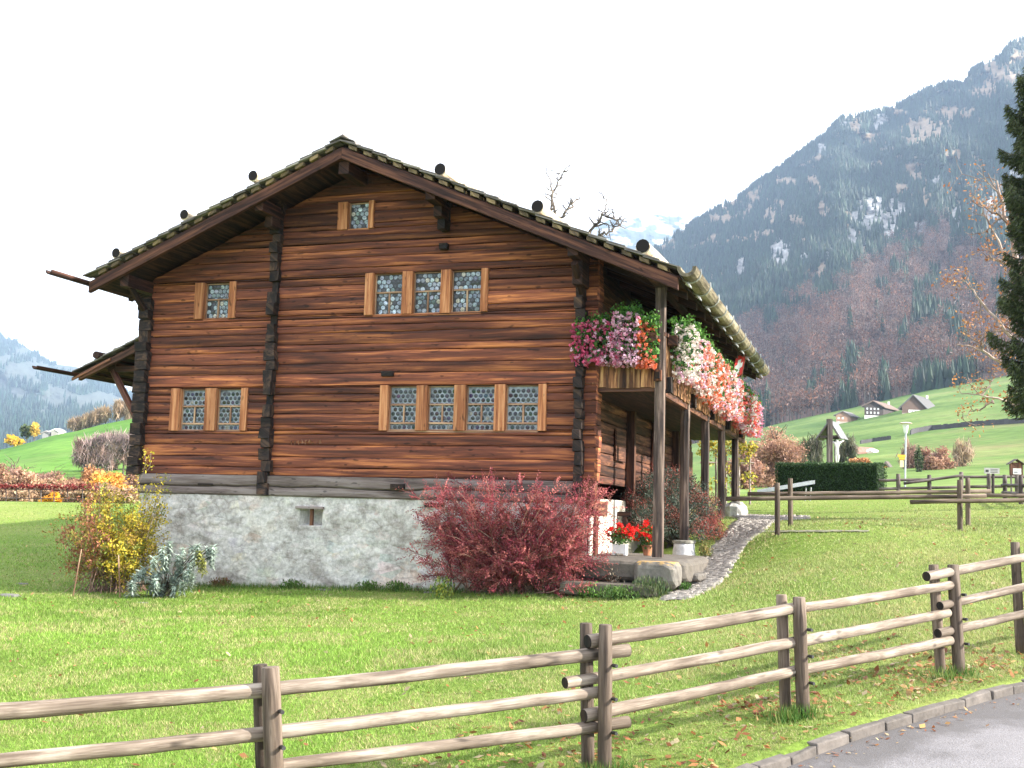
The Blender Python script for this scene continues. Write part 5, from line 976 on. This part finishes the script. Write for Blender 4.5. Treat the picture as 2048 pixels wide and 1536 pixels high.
# sparse orange-leaved tree left of the spruce
b = at(2085, 1000, 31); b[2] = gnd(b[0], b[1]); t = thing('maple_tree', 'nearly bare tree with sparse orange leaves beside the spruce', 'tree', b); m = M(); tips = []
def limb2(pts, r0, r1, tw, L_=1.0, y=31):
    P = np.array([at(u, v, y+dy) for u, v, dy in pts]); tt = np.linspace(0, 1, 16); k = np.linspace(0, 1, len(P)); P = np.stack([np.interp(tt, k, P[:, j]) for j in range(3)], -1); P += rng.normal(0, .03, P.shape); rr = np.linspace(r0, r1, 16); m.tube(P, rr, 6, (.9,)*3, caps=False)
    for _ in range(tw):
        j = rng.integers(3, 16); d = rng.normal(size=3)*[1, .7, .8]; d[0] -= .4; d[2] += .5; grow(m, P[j], d, L_*rng.uniform(.4, 1.), rr[j]*.45+.006, 1, tips, .5, .4, (3, 5), 4, .7, .6)
limb2([(2085, 1010, 0), (2080, 800, 0), (2050, 600, 0), (2020, 450, 0), (1990, 360, 0)], .17, .02, 22)
limb2([(2080, 820, 0), (2035, 812, 0), (2000, 800, -.3), (1965, 790, -.3), (1925, 788, 0)], .05, .012, 5, .5)
limb2([(1990, 800, 0), (1960, 820, 0), (1925, 835, 0)], .03, .008, 4, .4)
limb2([(1965, 790, 0), (1985, 760, 0), (1990, 740, 0)], .025, .008, 3, .4)
limb2([(2075, 760, 0), (2020, 735, .3), (1965, 700, 0), (1915, 690, 0)], .06, .012, 12, .9)
limb2([(2070, 720, 0), (2010, 660, 0), (1960, 600, 0), (1925, 560, 0)], .06, .012, 12, .9)
limb2([(2060, 640, 0), (2030, 540, 0), (1975, 440, 0), (1955, 400, 0)], .05, .01, 9, .8)
m.build('branches', wood('pale_branch_bark', (.10, .07, .06), (.2, .15, .13), (.32, .26, .22), knots=False), t); lf = M(); tp = np.array(tips); sel = rng.random(len(tp)) < .8; tp = tp[sel]; q = np.repeat(tp, 3, 0)+rng.normal(0, .12, (len(tp)*3, 3)); lf.leaves(q, .085, pick([(.42, .18, .06), (.34, .13, .06), (.5, .26, .10)], len(q)), .65); lf.build('foliage', LEAF, t)

# ------------------------------------------------------------------ hedge and background furniture
hA, hB = at(1550, 985, 40), at(1757, 983, 38); hA[2] = hB[2] = 0
hd = rnorm(hB-hA); hn_ = np.array([-hd[1], hd[0], 0]); Lh = np.linalg.norm(hB-hA); zb = 2.3; ztop = at(1650, 927, 39)[2]
t = thing('clipped_hedge', 'dense dark green clipped hedge below the wayside cross', 'hedge', [hA[0], hA[1], zb]); m = M(); m.box(hA+hn_*.08+hd*.08+[0, 0, zb], hd*(Lh-.16), hn_*1.0, np.array([0, 0, ztop-zb-.08]), (.02, .035, .012)); m.build('hedge_core', leafmat('hedge_core', .9, 0), t)
lf = M(); n = 15000; s = rng.random(n)*Lh; f = rng.random(n); zz = zb+rng.random(n)*(ztop-zb); top = f < .3; q = hA+np.outer(s, hd); q += np.outer(np.where(top, rng.random(n)*1.1, rng.normal(.04, .03, n)), hn_); q[:, 2] = np.where(top, ztop+rng.normal(0, .025, n), zz)
e = rng.random(n) < .08; q[e] = (hA+np.outer(np.where(rng.random(e.sum()) < .5, 0, Lh), hd)+np.outer(rng.random(e.sum())*1.1, hn_)); q[e, 2] = zz[e]
lf.leaves(q, .075, pick([(.03, .065, .02), (.045, .09, .03), (.02, .045, .015), (.06, .11, .035)], n), .4, (0, 0, 1), .35); lf.build('hedge_leaves', LEAF, t)
# trough
t = thing('metal_trough', 'pale grey metal trough on legs in front of the hedge', 'trough', at(1590, 990, 33)); m = M(); a, b = at(1520, 988, 33), at(1630, 969, 33); d = rnorm(b-a); V = []
PM = plain('galvanised_metal', (.46, .48, .5), .45, .5, var=.1)
m.box(a, b-a, np.array([0, .35, 0]), np.array([0, 0, .02]), (.5,)*3); m.box(a, b-a, np.array([0, .02, 0]), np.array([0, 0, .13]), (.5,)*3); m.box(a+[0, .35, 0], b-a, np.array([0, .02, 0]), np.array([0, 0, .13]), (.5,)*3); m.build('trough_body', PM, t)
for u in (1538, 1612, 1622):
    m = M(); q = at(u, 978, 33.15); m.tube([q+[0, 0, .05], q-[.03, 0, .35]], .02, 6); m.build('leg', PM, t)
# wayside cross
Y_ = 44; cpos = at(1660, 935, Y_); t = thing('wayside_cross', 'wooden wayside cross with a small gabled roof and a white figure above the hedge', 'wayside cross', cpos)
m = M(); a = at(1659, 838, Y_); m.box([a[0]-.1, a[1]-.1, cpos[2]-1.5], [.2, 0, 0], [0, .2, 0], [0, 0, a[2]-cpos[2]+1.5], (.5,)*3); m.build('upright', DFENCE, t, bev=.01)
pk, el, er = at(1660, 842, Y_), at(1634, 877, Y_), at(1681, 876, Y_-.0); rb = np.array([.50, .75, 0]); GR = plain('grey_roof_boards', (.16, .16, .17), .7)
m = M()
for e in (el, er):
    d = e-pk; nrm = rnorm(np.cross(d, rb)); nrm = nrm if nrm[2] > 0 else -nrm; m.box(pk+d*0-rb*.1, d*1.04, rb*1.1, nrm*.03, (.5,)*3)
m.build('roof', GR, t); m = M(); d = el-pk; m.box(pk-rb*.12-[0, 0, .07], d, rb*.04, [0, 0, .06], (.4,)*3); d = er-pk; m.box(pk-rb*.12-[0, 0, .07], d, rb*.04, [0, 0, .06], (.4,)*3); a = el+[.1, 0, .02]; m.box(a, er-el-[.2, 0, 0], [0, .08, 0], [0, 0, .09], (.4,)*3); a = el+[.1, 0, .02]+rb*.9; m.box(a, er-el-[.2, 0, 0], [0, .08, 0], [0, 0, .09], (.4,)*3); m.build('roof_frame', DFENCE, t)
xb = at(1672, 884, Y_+.2); m = M(); m.box(xb-[.36, 0, .05], [.72, .0, .03], [0, .1, 0], [0, 0, .1], (.4,)*3); m.box(xb-[.05, 0, 1.4], [.1, 0, 0], [0, .1, 0], [0, 0, 1.5], (.4,)*3); m.build('crossbar', DFENCE, t)
def skin_body(name, J, E_, Rr, mat, parent):
    me = bpy.data.meshes.new(name); me.from_pydata([tuple(np.array(j)-ORG[parent.name]) for j in J], E_, []); o = bpy.data.objects.new(name, me); COL.objects.link(o); o.parent = parent; ORG[o.name] = ORG[parent.name]
    sk = o.modifiers.new('skin', 'SKIN'); 
    for i, r_ in enumerate(Rr): me.skin_vertices[0].data[i].radius = (r_, r_)
    me.skin_vertices[0].data[0].use_root = True; ss = o.modifiers.new('sub', 'SUBSURF'); ss.levels = 2; ss.render_levels = 2; me.materials.append(mat); return o
f0 = xb+np.array([0, -.1, 0]); J = [f0+q for q in ([0, 0, -.42], [0, 0, -.25], [0, 0, -.1], [0, -.01, 0.], [.01, -.03, .1], [-.14, 0, -.02], [-.3, .02, .07], [.14, 0, -.02], [.3, .02, .07], [-.05, -.04, -.62], [-.02, -.01, -.84], [.05, -.04, -.62], [.02, -.01, -.84])]
skin_body('carved_figure', J, [(0, 1), (1, 2), (2, 3), (3, 4), (2, 5), (5, 6), (2, 7), (7, 8), (0, 9), (9, 10), (0, 11), (11, 12)], [.09, .075, .09, .04, .065, .04, .025, .04, .025, .05, .03, .05, .03], plain('white_carved_stone', (.74, .73, .7), .7, var=.05), t)
# lamp
Y_ = 60; c = at(1809, 965, Y_); t = thing('street_lamp', 'slim street lamp with white cone and flat disc top', 'street lamp', c); tp_ = at(1811.5, 866, Y_)
m = M(); m.tube([c-[0, 0, 1.2], tp_], .05, 8, (.5,)*3); m.build('pole', PM, t); m = M(); m.tube([tp_-[0, 0, .02], tp_+[0, 0, .06], tp_+[0, 0, .5]], [.07, .1, .17], 14); m.build('lamp_shade', plain('opal_glass', (.78, .78, .76), .4, var=.03), t, smooth=False)
m = M(); m.tube([tp_+[0, 0, .5], tp_+[0, 0, .53], tp_+[0, 0, .58]], [.33, .34, .2], 18); m.build('lamp_cap', plain('pinkish_cap', (.55, .42, .38), .6, var=.05), t)
YEL = plain('yellow_sign', (.75, .42, .03), .6, var=.03); PYEL = plain('pale_yellow_sign', (.75, .68, .35), .6, var=.03); BLK = plain('black_print', (.03, .03, .03), .7)
t2 = thing('hiking_signpost', 'small yellow direction signs mounted on the lamp pole', 'signpost', at(1806, 915, Y_-.1))
m = M(); q = at(1796, 914, Y_-.12); m.box(q, [.42, 0, 0], [0, .02, 0], [0, 0, .13], (.5,)*3); q2 = at(1797, 919, Y_-.12); m.box(q2+[.04, 0, 0], [.3, 0, 0], [0, .02, 0], [0, 0, .12], (.5,)*3); m.build('direction_arm', YEL, t2); m = M(); q = at(1800, 934, Y_-.12); m.box(q, [.2, 0, 0], [0, .02, 0], [0, 0, .36], (.5,)*3); m.build('sign_panel', PYEL, t2)
# notice boards
Y_ = 37; t = thing('notice_board', 'grey flat notice board on one post behind the far fence', 'notice board', at(1986, 992, Y_)); m = M(); a = at(1986, 947, Y_); m.tube([at(1986, 1000, Y_), a], .05, 8, (.5,)*3); m.build('post', DFENCE, t)
m = M(); q = at(1969, 947, Y_-.08); m.box(q, [.5, 0, 0], [0, .03, 0], [0, 0, .19], (.5,)*3); pn = m.build('panel', plain('grey_panel', (.38, .37, .36), .6, var=.06), t); m = M()
for k in range(3): m.box(q+[.2, -.004, .04+.05*k], [.24, 0, 0], [0, .003, 0], [0, 0, .014], (.5,)*3)
m.box(q+[.04, -.004, .05], [.1, 0, 0], [0, .003, 0], [0, 0, .08], (.5,)*3); m.build('panel_print', BLK, pn)
t = thing('notice_kiosk', 'brown roofed notice case with a white poster at the right edge', 'notice board', at(2033, 992, Y_)); m = M(); q = at(2022, 950, Y_); m.box(q, [.40, 0, 0], [0, .12, 0], [0, 0, .42], (.6,)*3); m.build('case', BROWN, t)
m = M(); a = at(2033, 919, Y_)+[0, -.05, 0]; 
for s in (-1, 1): m.box(a, [s*.26, 0, -.17], [0, .26, 0], [0, 0, .025], (.5,)*3)
m.build('roof', DFENCE, t); m = M(); m.box(q+[.07, -.006, .03], [.27, 0, 0], [0, .004, 0], [0, 0, .19], (.5,)*3); po = m.build('poster', WHITE, t); m = M(); m.box(q+[.10, -.010, .06], [.12, 0, 0], [0, .003, 0], [0, 0, .06], (.5,)*3); m.box(q+[.1, -.010, .15], [.2, 0, 0], [0, .003, 0], [0, 0, .014], (.5,)*3); m.build('poster_print', plain('print_grey', (.3, .3, .32), .7), po)
for s in (.03, .34): m = M(); m.tube([q+[s, .06, .0], q+[s, .06, -1.2]], .03, 6, (.5,)*3); m.build('leg', DFENCE, t)
# yellow vine arbour behind the gallery
Y_ = 36; t = thing('vine_arbour', 'wooden arbour with yellow vine leaves behind the far gallery posts', 'arbour', at(1455, 1000, Y_))
for i, u in enumerate((1412, 1432, 1452, 1478, 1500)):
    m = M(); m.tube([at(u, 1010, Y_), at(u, 895, Y_)], .035, 6, (.8,)*3); m.build('post', GREYW, t)
for v in (925, 900): m = M(); m.tube([at(1400, v, Y_), at(1508, v+1, Y_)], .03, 6, (1,)*3); m.build('rail', GREYW, t)
lf = M(); C = []
for i in range(95): u = rng.choice([1412, 1432, 1452, 1478, 1500])+rng.normal(0, 5) if rng.random() < .5 else rng.uniform(1400, 1508); v = rng.uniform(885, 985) if rng.random() < .45 else rng.uniform(884, 908); C.append(ball(16, at(u, v, Y_), .16))
C = np.vstack(C); lf.leaves(C, .09, pick([(.55, .42, .05), (.42, .40, .06), (.3, .3, .06), (.6, .45, .1)], len(C)), .8); lf.build('foliage', LEAF, t)
# red vine trellis on the left
Y_ = 46; t = thing('vine_trellis', 'long trellis with dark red vine along the lawn edge on the left', 'trellis', at(60, 1012, Y_))
for u in (-60, -20, 12, 33, 58, 82, 108, 135, 165): m = M(); m.tube([at(u, 1020, Y_), at(u, 975, Y_)], .022, 5, (.4,)*3); m.build('post', DFENCE, t)
for v in (978, 996): m = M(); m.tube([at(-120, v-2, Y_), at(200, v+3, Y_)], .02, 5, (.4,)*3); m.build('rail', DFENCE, t)
lf = M(); C = np.vstack([ball(13, at(u, 972+rng.normal(0, 2)+.012*u, Y_), [.25, .1, .09]) for u in np.linspace(-120, 190, 120)]); lf.leaves(C, .09, pick([(.28, .05, .05), (.36, .08, .07), (.2, .04, .04)], len(C)), .8); lf.build('foliage', LEAF, t)

# ------------------------------------------------------------------ far houses
def farhouse(name, label, P, s, gw, he, hr, L_, wallc, roofc, basec, baseh, ga=(1, .12), ra=(.75, .9), wins_=(), chim=None, group='farmhouses on the meadow slope', ov=.1):
    """P = lower left corner of gable; s metres per pixel; sizes in px"""
    ex_ = rnorm(np.array([ga[0], ga[1], 0.])); ey_ = rnorm(np.array([-ga[1], ga[0], 0.]) if ra is None else np.array([ra[0], ra[1], 0.])); z = np.array([0, 0, 1.]); gw, he, hr, L_, baseh = [q*s for q in (gw, he, hr, L_, baseh)]
    t = thing(name, label, 'house', P, group); m = M(); m.box(P-z*3, ex_*gw, ey_*L_, z*(3+baseh), basec); m.build('base', attrmat_plain, t)
    m = M(); q = P+z*baseh; m.box(q, ex_*gw, ey_*L_, z*(he-baseh), wallc); V = [P+z*he, P+ex_*gw+z*he, P+ex_*gw/2+z*(he+hr)]; V += [v+ey_*L_ for v in V]; m.add(V, [np.array([[0, 1, 2], [5, 4, 3]]), np.array([[0, 3, 4, 1], [1, 4, 5, 2], [2, 5, 3, 0]])], wallc); m.build('wall', attrmat_plain, t)
    m = M(); pk_ = P+ex_*gw/2+z*(he+hr)-ey_*gw*ov
    for e in (P-ex_*gw*.14+z*(he-hr*.28)-ey_*gw*ov, P+ex_*gw*1.14+z*(he-hr*.28)-ey_*gw*ov): m.box(pk_, e-pk_, ey_*(L_+gw*ov*2), z*.35, roofc)
    rf = m.build('roof', attrmat_plain, t)
    if chim: m = M(); c_ = pk_+ey_*L_*chim+ex_*gw*.12-z*.5; m.box(c_+z*.4, ex_*.6, ey_*.6, z*1.1, (.6, .6, .58)); m.build('chimney', attrmat_plain, rf)
    for (a, b, w1, h1, c_) in wins_: m = M(); m.box(P+ex_*a*s+z*b*s-ey_*.06, ex_*w1*s, ey_*.05, z*h1*s, c_); m.build('window', attrmat_plain, t)
    return t
attrmat_plain = attrmat('far_building', .8, 1.2, .1, .12)
def mp_(u, v): return onmeadow(u, v), meadow_d(u, v)/F_PX
WH = (.72, .72, .7); DK = (.06, .045, .04)
P, s = mp_(1729, 838); farhouse('farmhouse', 'dark timber farmhouse with white base and rows of small windows on the slope', P, s*1.05, 36, 24, 9, 70, DK, (.16, .11, .09), WH, 7, wins_=[(4+7*i, 10, 3, 4, (.6, .62, .65)) for i in range(4)]+[(4+7*i, 17.5, 3, 3.5, (.6, .62, .65)) for i in range(4)], chim=.85)
P, s = mp_(1804, 828); farhouse('farmhouse', 'brown barn with broad grey roof highest on the right slope', P, s*1.1, 44, 13, 20, 62, (.13, .08, .06), (.10, .098, .10), (.3, .26, .22), 2, wins_=[(12, 1.5, 28, 6.5, WH)]+[(18+5*i, 4, 2.5, 2.5, (.08, .08, .09)) for i in range(4)], chim=.8)
P, s = mp_(1672, 849); farhouse('farmhouse', 'small orange brown cottage behind the wayside cross on the slope', P, s*1.2, 24, 15, 6, 30, (.34, .20, .14), (.14, .13, .13), (.45, .38, .33), 5, wins_=[(3, 9, 3, 3, WH), (10, 9, 3, 3, WH), (3, 2, 3, 3, WH)])
P, s = mp_(1690, 912); farhouse('farmhouse', 'low house with long reddish brown roof right of the cross', P, s*.9, 24, 8, 9, 60, (.32, .26, .22), (.28, .15, .11), (.4, .37, .33), 3, ra=(1, .45))
P, s = mp_(1735, 907); farhouse('white_shed', 'low shed with a bright white roof right of the reddish roof', P, s*.8, 14, 4, 3, 14, (.35, .3, .26), (.75, .75, .75), (.4, .4, .4), 1, ra=(1, .5))
P = at(1762, 962, 130); farhouse('cottage', 'small cottage with orange gable and white wall right of the hedge', P, 130/F_PX, 22, 20, 14, 12, (.55, .24, .07), (.10, .08, .07), WH, 8, wins_=[(5, 9, 5, 4, WH), (8, 17, 5, 4, (.7, .4, .2))]); 
P = at(1770, 964, 118); farhouse('white_shed', 'white walled shed in front of the orange gabled cottage', P, 118/F_PX, 22, 14, 1, 8, WH, (.5, .45, .42), WH, 4)
for (u, v, lb, c, rc, w_, h_) in ((102, 872, 'white roofed farmhouse on the crest of the left hill', (.4, .38, .36), (.78, .78, .78), 14, 9), (84, 876, 'grey house left of the white roofed one on the left hill', (.36, .35, .36), (.3, .28, .29), 14, 9), (112, 880, 'small white hut just below the white roofed farmhouse', WH, (.6, .55, .5), 5, 3)):
    farhouse('farmhouse', lb, at(u, v, 292), 292/F_PX, w_, h_, 3.5, 12, c, rc, c, 3, group='houses on the left hill')
# field walls
for lb, pts, hh in (('long dark dry stone wall curving across the meadow slope', [(1822, 869), (1836, 865), (1865, 860), (1900, 857), (1940, 853), (1980, 850), (2030, 847), (2090, 843)], 1.1), ('short dark stone wall lower on the meadow left of the lamp', [(1722, 888), (1745, 884), (1765, 881), (1782, 879)], .8)):
    Q = np.array([onmeadow(u, v) for u, v in pts]); n = 40; k = np.linspace(0, 1, len(Q)); Q = np.stack([np.interp(np.linspace(0, 1, n), k, Q[:, j]) for j in range(3)], -1); m = M()
    for i in range(n-1): m.box(Q[i]-[0, 0, .5], Q[i+1]-Q[i], np.array([0, .7, 0]), np.array([0, 0, .5+hh*rng.uniform(.9, 1.1)]), np.array([.075, .07, .075])*rng.uniform(.85, 1.15))
    tag(m.build('field_wall', STONE, loc=Q[0]), lb, 'wall')

# ------------------------------------------------------------------ grass, fallen leaves
def lawn_ok(x, y):
    X, Y = toH(np.stack([x, y], -1)); c, h = pathc(Y); inpath = (np.abs(X-c) < h*.98) & (Y > -1.1) & (Y < 12.7); inh = (X > -9.3) & (X < 1.45) & (Y > -.02) & (Y < 12.8); slab = (X > -.1) & (X < 2.3) & (Y > -.35) & (Y < 1.9); q = np.stack([x, y], -1)-KA
    return ~inpath & ~inh & ~slab & (q@KN > .05)
n = 900000; yy = 5.5*np.exp(rng.random(n)*math.log(42/5.5)); uu = rng.uniform(-120, 2170, n); xx = (uu-1024)/F_PX*yy; k = lawn_ok(xx, yy); xx, yy = xx[k], yy[k]; k = rng.random(len(xx)) < np.clip(1.5-yy/38, .4, 1)*np.where(yy < 20, 1, .55); xx, yy = xx[k], yy[k]; n = len(xx)
zz = gz(xx, yy); sc = np.clip(yy/9, .75, 2.6); pn = noise2(xx*.5+3, yy*.5+8, 4); hgt = rng.uniform(.012, .042, n)*(.3+1.2*pn)*np.clip(sc, .8, 1.5); wd = .0034*sc*rng.uniform(.7, 1.4, n)
th = rng.random(n)*6.283; ln = rng.normal(0, .5, (n, 2))*hgt[:, None]; B0 = np.stack([xx, yy, zz-.004], -1); e = np.stack([np.cos(th)*wd, np.sin(th)*wd, np.zeros(n)], -1)
p2 = noise2(xx*.32+30, yy*.32+4, 5); dry = noise2(xx*1.8, yy*1.8+20, 3); rgt = np.clip((xx+2)/7, 0, 1)[:, None]; q = (np.array([.20, .325, .055])*(1-rgt)+np.array([.25, .305, .10])*rgt)*(.55+.85*p2[:, None])*rng.uniform(.6, 1.5, (n, 1)); yel = ((dry > .56) & (rng.random(n) < .5)) | (rng.random(n) < .07+.10*(xx > 1)); q[yel] = np.array([.40, .38, .17])*rng.uniform(.7, 1.3, (yel.sum(), 1))
V = np.stack([B0-e, B0+e, B0+np.concatenate([ln, hgt[:, None]], 1)], 1).reshape(-1, 3); m = M(); m.add(V, np.arange(n*3).reshape(n, 3), np.repeat(q, 3, 0)); tag(m.build('grass', LEAF), kind='stuff'); print('blades', n)
# taller tufts round posts and wall foot
m = M(); C = []
for (u, v) in ((557, 1560), (1209, 1540), (1177, 1520), (1607, 1414), (1572, 1408), (1919, 1336), (1882, 1320), (1590, 1425), (1225, 1548)):
    y = fy(u); b = at(u, v, y); C.append(np.stack([b[0]+rng.normal(0, .09, 160), b[1]+rng.normal(0, .08, 160)], -1))
C.append(H(rng.uniform(-9.3, 1.2, 5000), -rng.random(5000)**2*.35-.08, 0.)[:, :2]); C = np.vstack(C); C = C[lawn_ok(C[:, 0], C[:, 1])]; n = len(C); z = gz(C[:, 0], C[:, 1]); hg = rng.uniform(.05, .15, n); th = rng.random(n)*6.283; e = np.stack([np.cos(th)*.005, np.sin(th)*.005, 0*th], -1); B0 = np.stack([C[:, 0], C[:, 1], z], -1)
V = np.stack([B0-e, B0+e, B0+np.stack([rng.normal(0, .035, n), rng.normal(0, .035, n), hg], -1)], 1).reshape(-1, 3); m.add(V, np.arange(n*3).reshape(n, 3), np.repeat(pick([(.06, .15, .025), (.10, .2, .04), (.2, .22, .06)], n), 3, 0)); tag(m.build('tall_grass', LEAF), kind='stuff')
def leafquads(m, x, y, z, s, cols):
    n = len(x); th = rng.random(n)*6.283; tl = rng.normal(0, .35, (n, 2)); A = np.stack([np.cos(th), np.sin(th), tl[:, 0]], -1)*(s*.6)[:, None]; B = np.stack([-np.sin(th), np.cos(th), tl[:, 1]], -1)*(s*.36)[:, None]; m.quads(np.stack([x, y, z], -1), A, B, cols)
LC = [(.34, .13, .05), (.42, .2, .08), (.26, .10, .05), (.5, .32, .14), (.45, .36, .22)]
P = []
for _ in range(20000):
    r_ = rng.random()
    if r_ < .75: s_ = rng.uniform(-3.5, 9); t_ = abs(rng.normal(0, 1.3))+.1; q = KA+KD*s_+KN*t_; w_ = noise2(np.array([q[0]*1.3]), np.array([q[1]*1.3+5]), 3)[0]; ok = rng.random() < np.clip((w_-.38)*2.2, .10, .45)*np.clip(1.2-abs(s_-2.2)/5, .15, 1)
    else: y_ = rng.uniform(8, 30); q = np.array([(rng.uniform(-50, 2100)-1024)/F_PX*y_, y_]); ok = rng.random() < (.55 if q[0] > .5 else .25)
    if ok: P.append(q)
P = np.array(P); P = P[lawn_ok(P[:, 0], P[:, 1])]; n = len(P); m = M(); leafquads(m, P[:, 0], P[:, 1], gz(P[:, 0], P[:, 1])+rng.uniform(.01, .035, n), rng.uniform(.025, .08, n), pick(LC, n)*rng.uniform(.5, 1.2, (n, 1))); tag(m.build('fallen_leaves', LEAF), kind='stuff')
for i, (u, v, s_, c, lb) in enumerate([(1540, 1523, .11, (.72, .42, .04), 'big yellow leaf on the road near the kerb'), (1845, 1453, .08, (.55, .33, .12), 'tan leaf out on the asphalt at the right'), (1592, 1503, .07, (.6, .55, .3), 'pale leaf on the road right of the big yellow one'), (1835, 1428, .09, (.45, .13, .05), 'rust red leaf against the kerb at the right'), (1700, 1480, .06, (.5, .4, .25), 'pale tan leaf in the middle of the road edge'), (1895, 1448, .05, (.4, .25, .12), 'small brown leaf beyond the tan one'), (1660, 1478, .08, (.4, .2, .08), 'brown leaf at the kerb foot left of centre'), (1955, 1392, .07, (.45, .18, .06), 'orange brown leaf near the kerb at the far right'), (1990, 1387, .06, (.6, .52, .3), 'pale leaf at the far right of the road'), (1465, 1530, .06, (.5, .25, .1), 'small orange leaf low at the bottom edge'), (1975, 1452, .04, (.3, .18, .1), 'tiny brown leaf on the open asphalt')]):
    d = ray(u, v); 
    for y_ in np.linspace(5, 14, 900):
        q = EYE+d*(y_/d[1]); w2 = (q[:2]-KA); tt_ = -(w2@KN); zr = gnd(*(KA+KD*(w2@KD)))-.085-.012*max(tt_, 0)
        if q[2] <= zr+.012: break
    m = M(); leafquads(m, np.array([q[0]]), np.array([q[1]]), np.array([zr+.018]), np.array([s_]), [c]); tag(m.build('fallen_leaf', LEAF, loc=q), lb, 'leaf', 'fallen leaves on the road')
# leaf litter in the gutter
m = M(); n = 260; s_ = rng.uniform(-2, 8, n); t_ = np.abs(rng.normal(0, .12, n))+.13; q = KA+s_[:, None]*KD-t_[:, None]*KN; b = KA+s_[:, None]*KD; leafquads(m, q[:, 0], q[:, 1], gz(b[:, 0], b[:, 1])-.085-.012*t_+.008, rng.uniform(.012, .045, n), pick(LC, n)); tag(m.build('leaf_litter', LEAF), kind='stuff')
print('all ok')
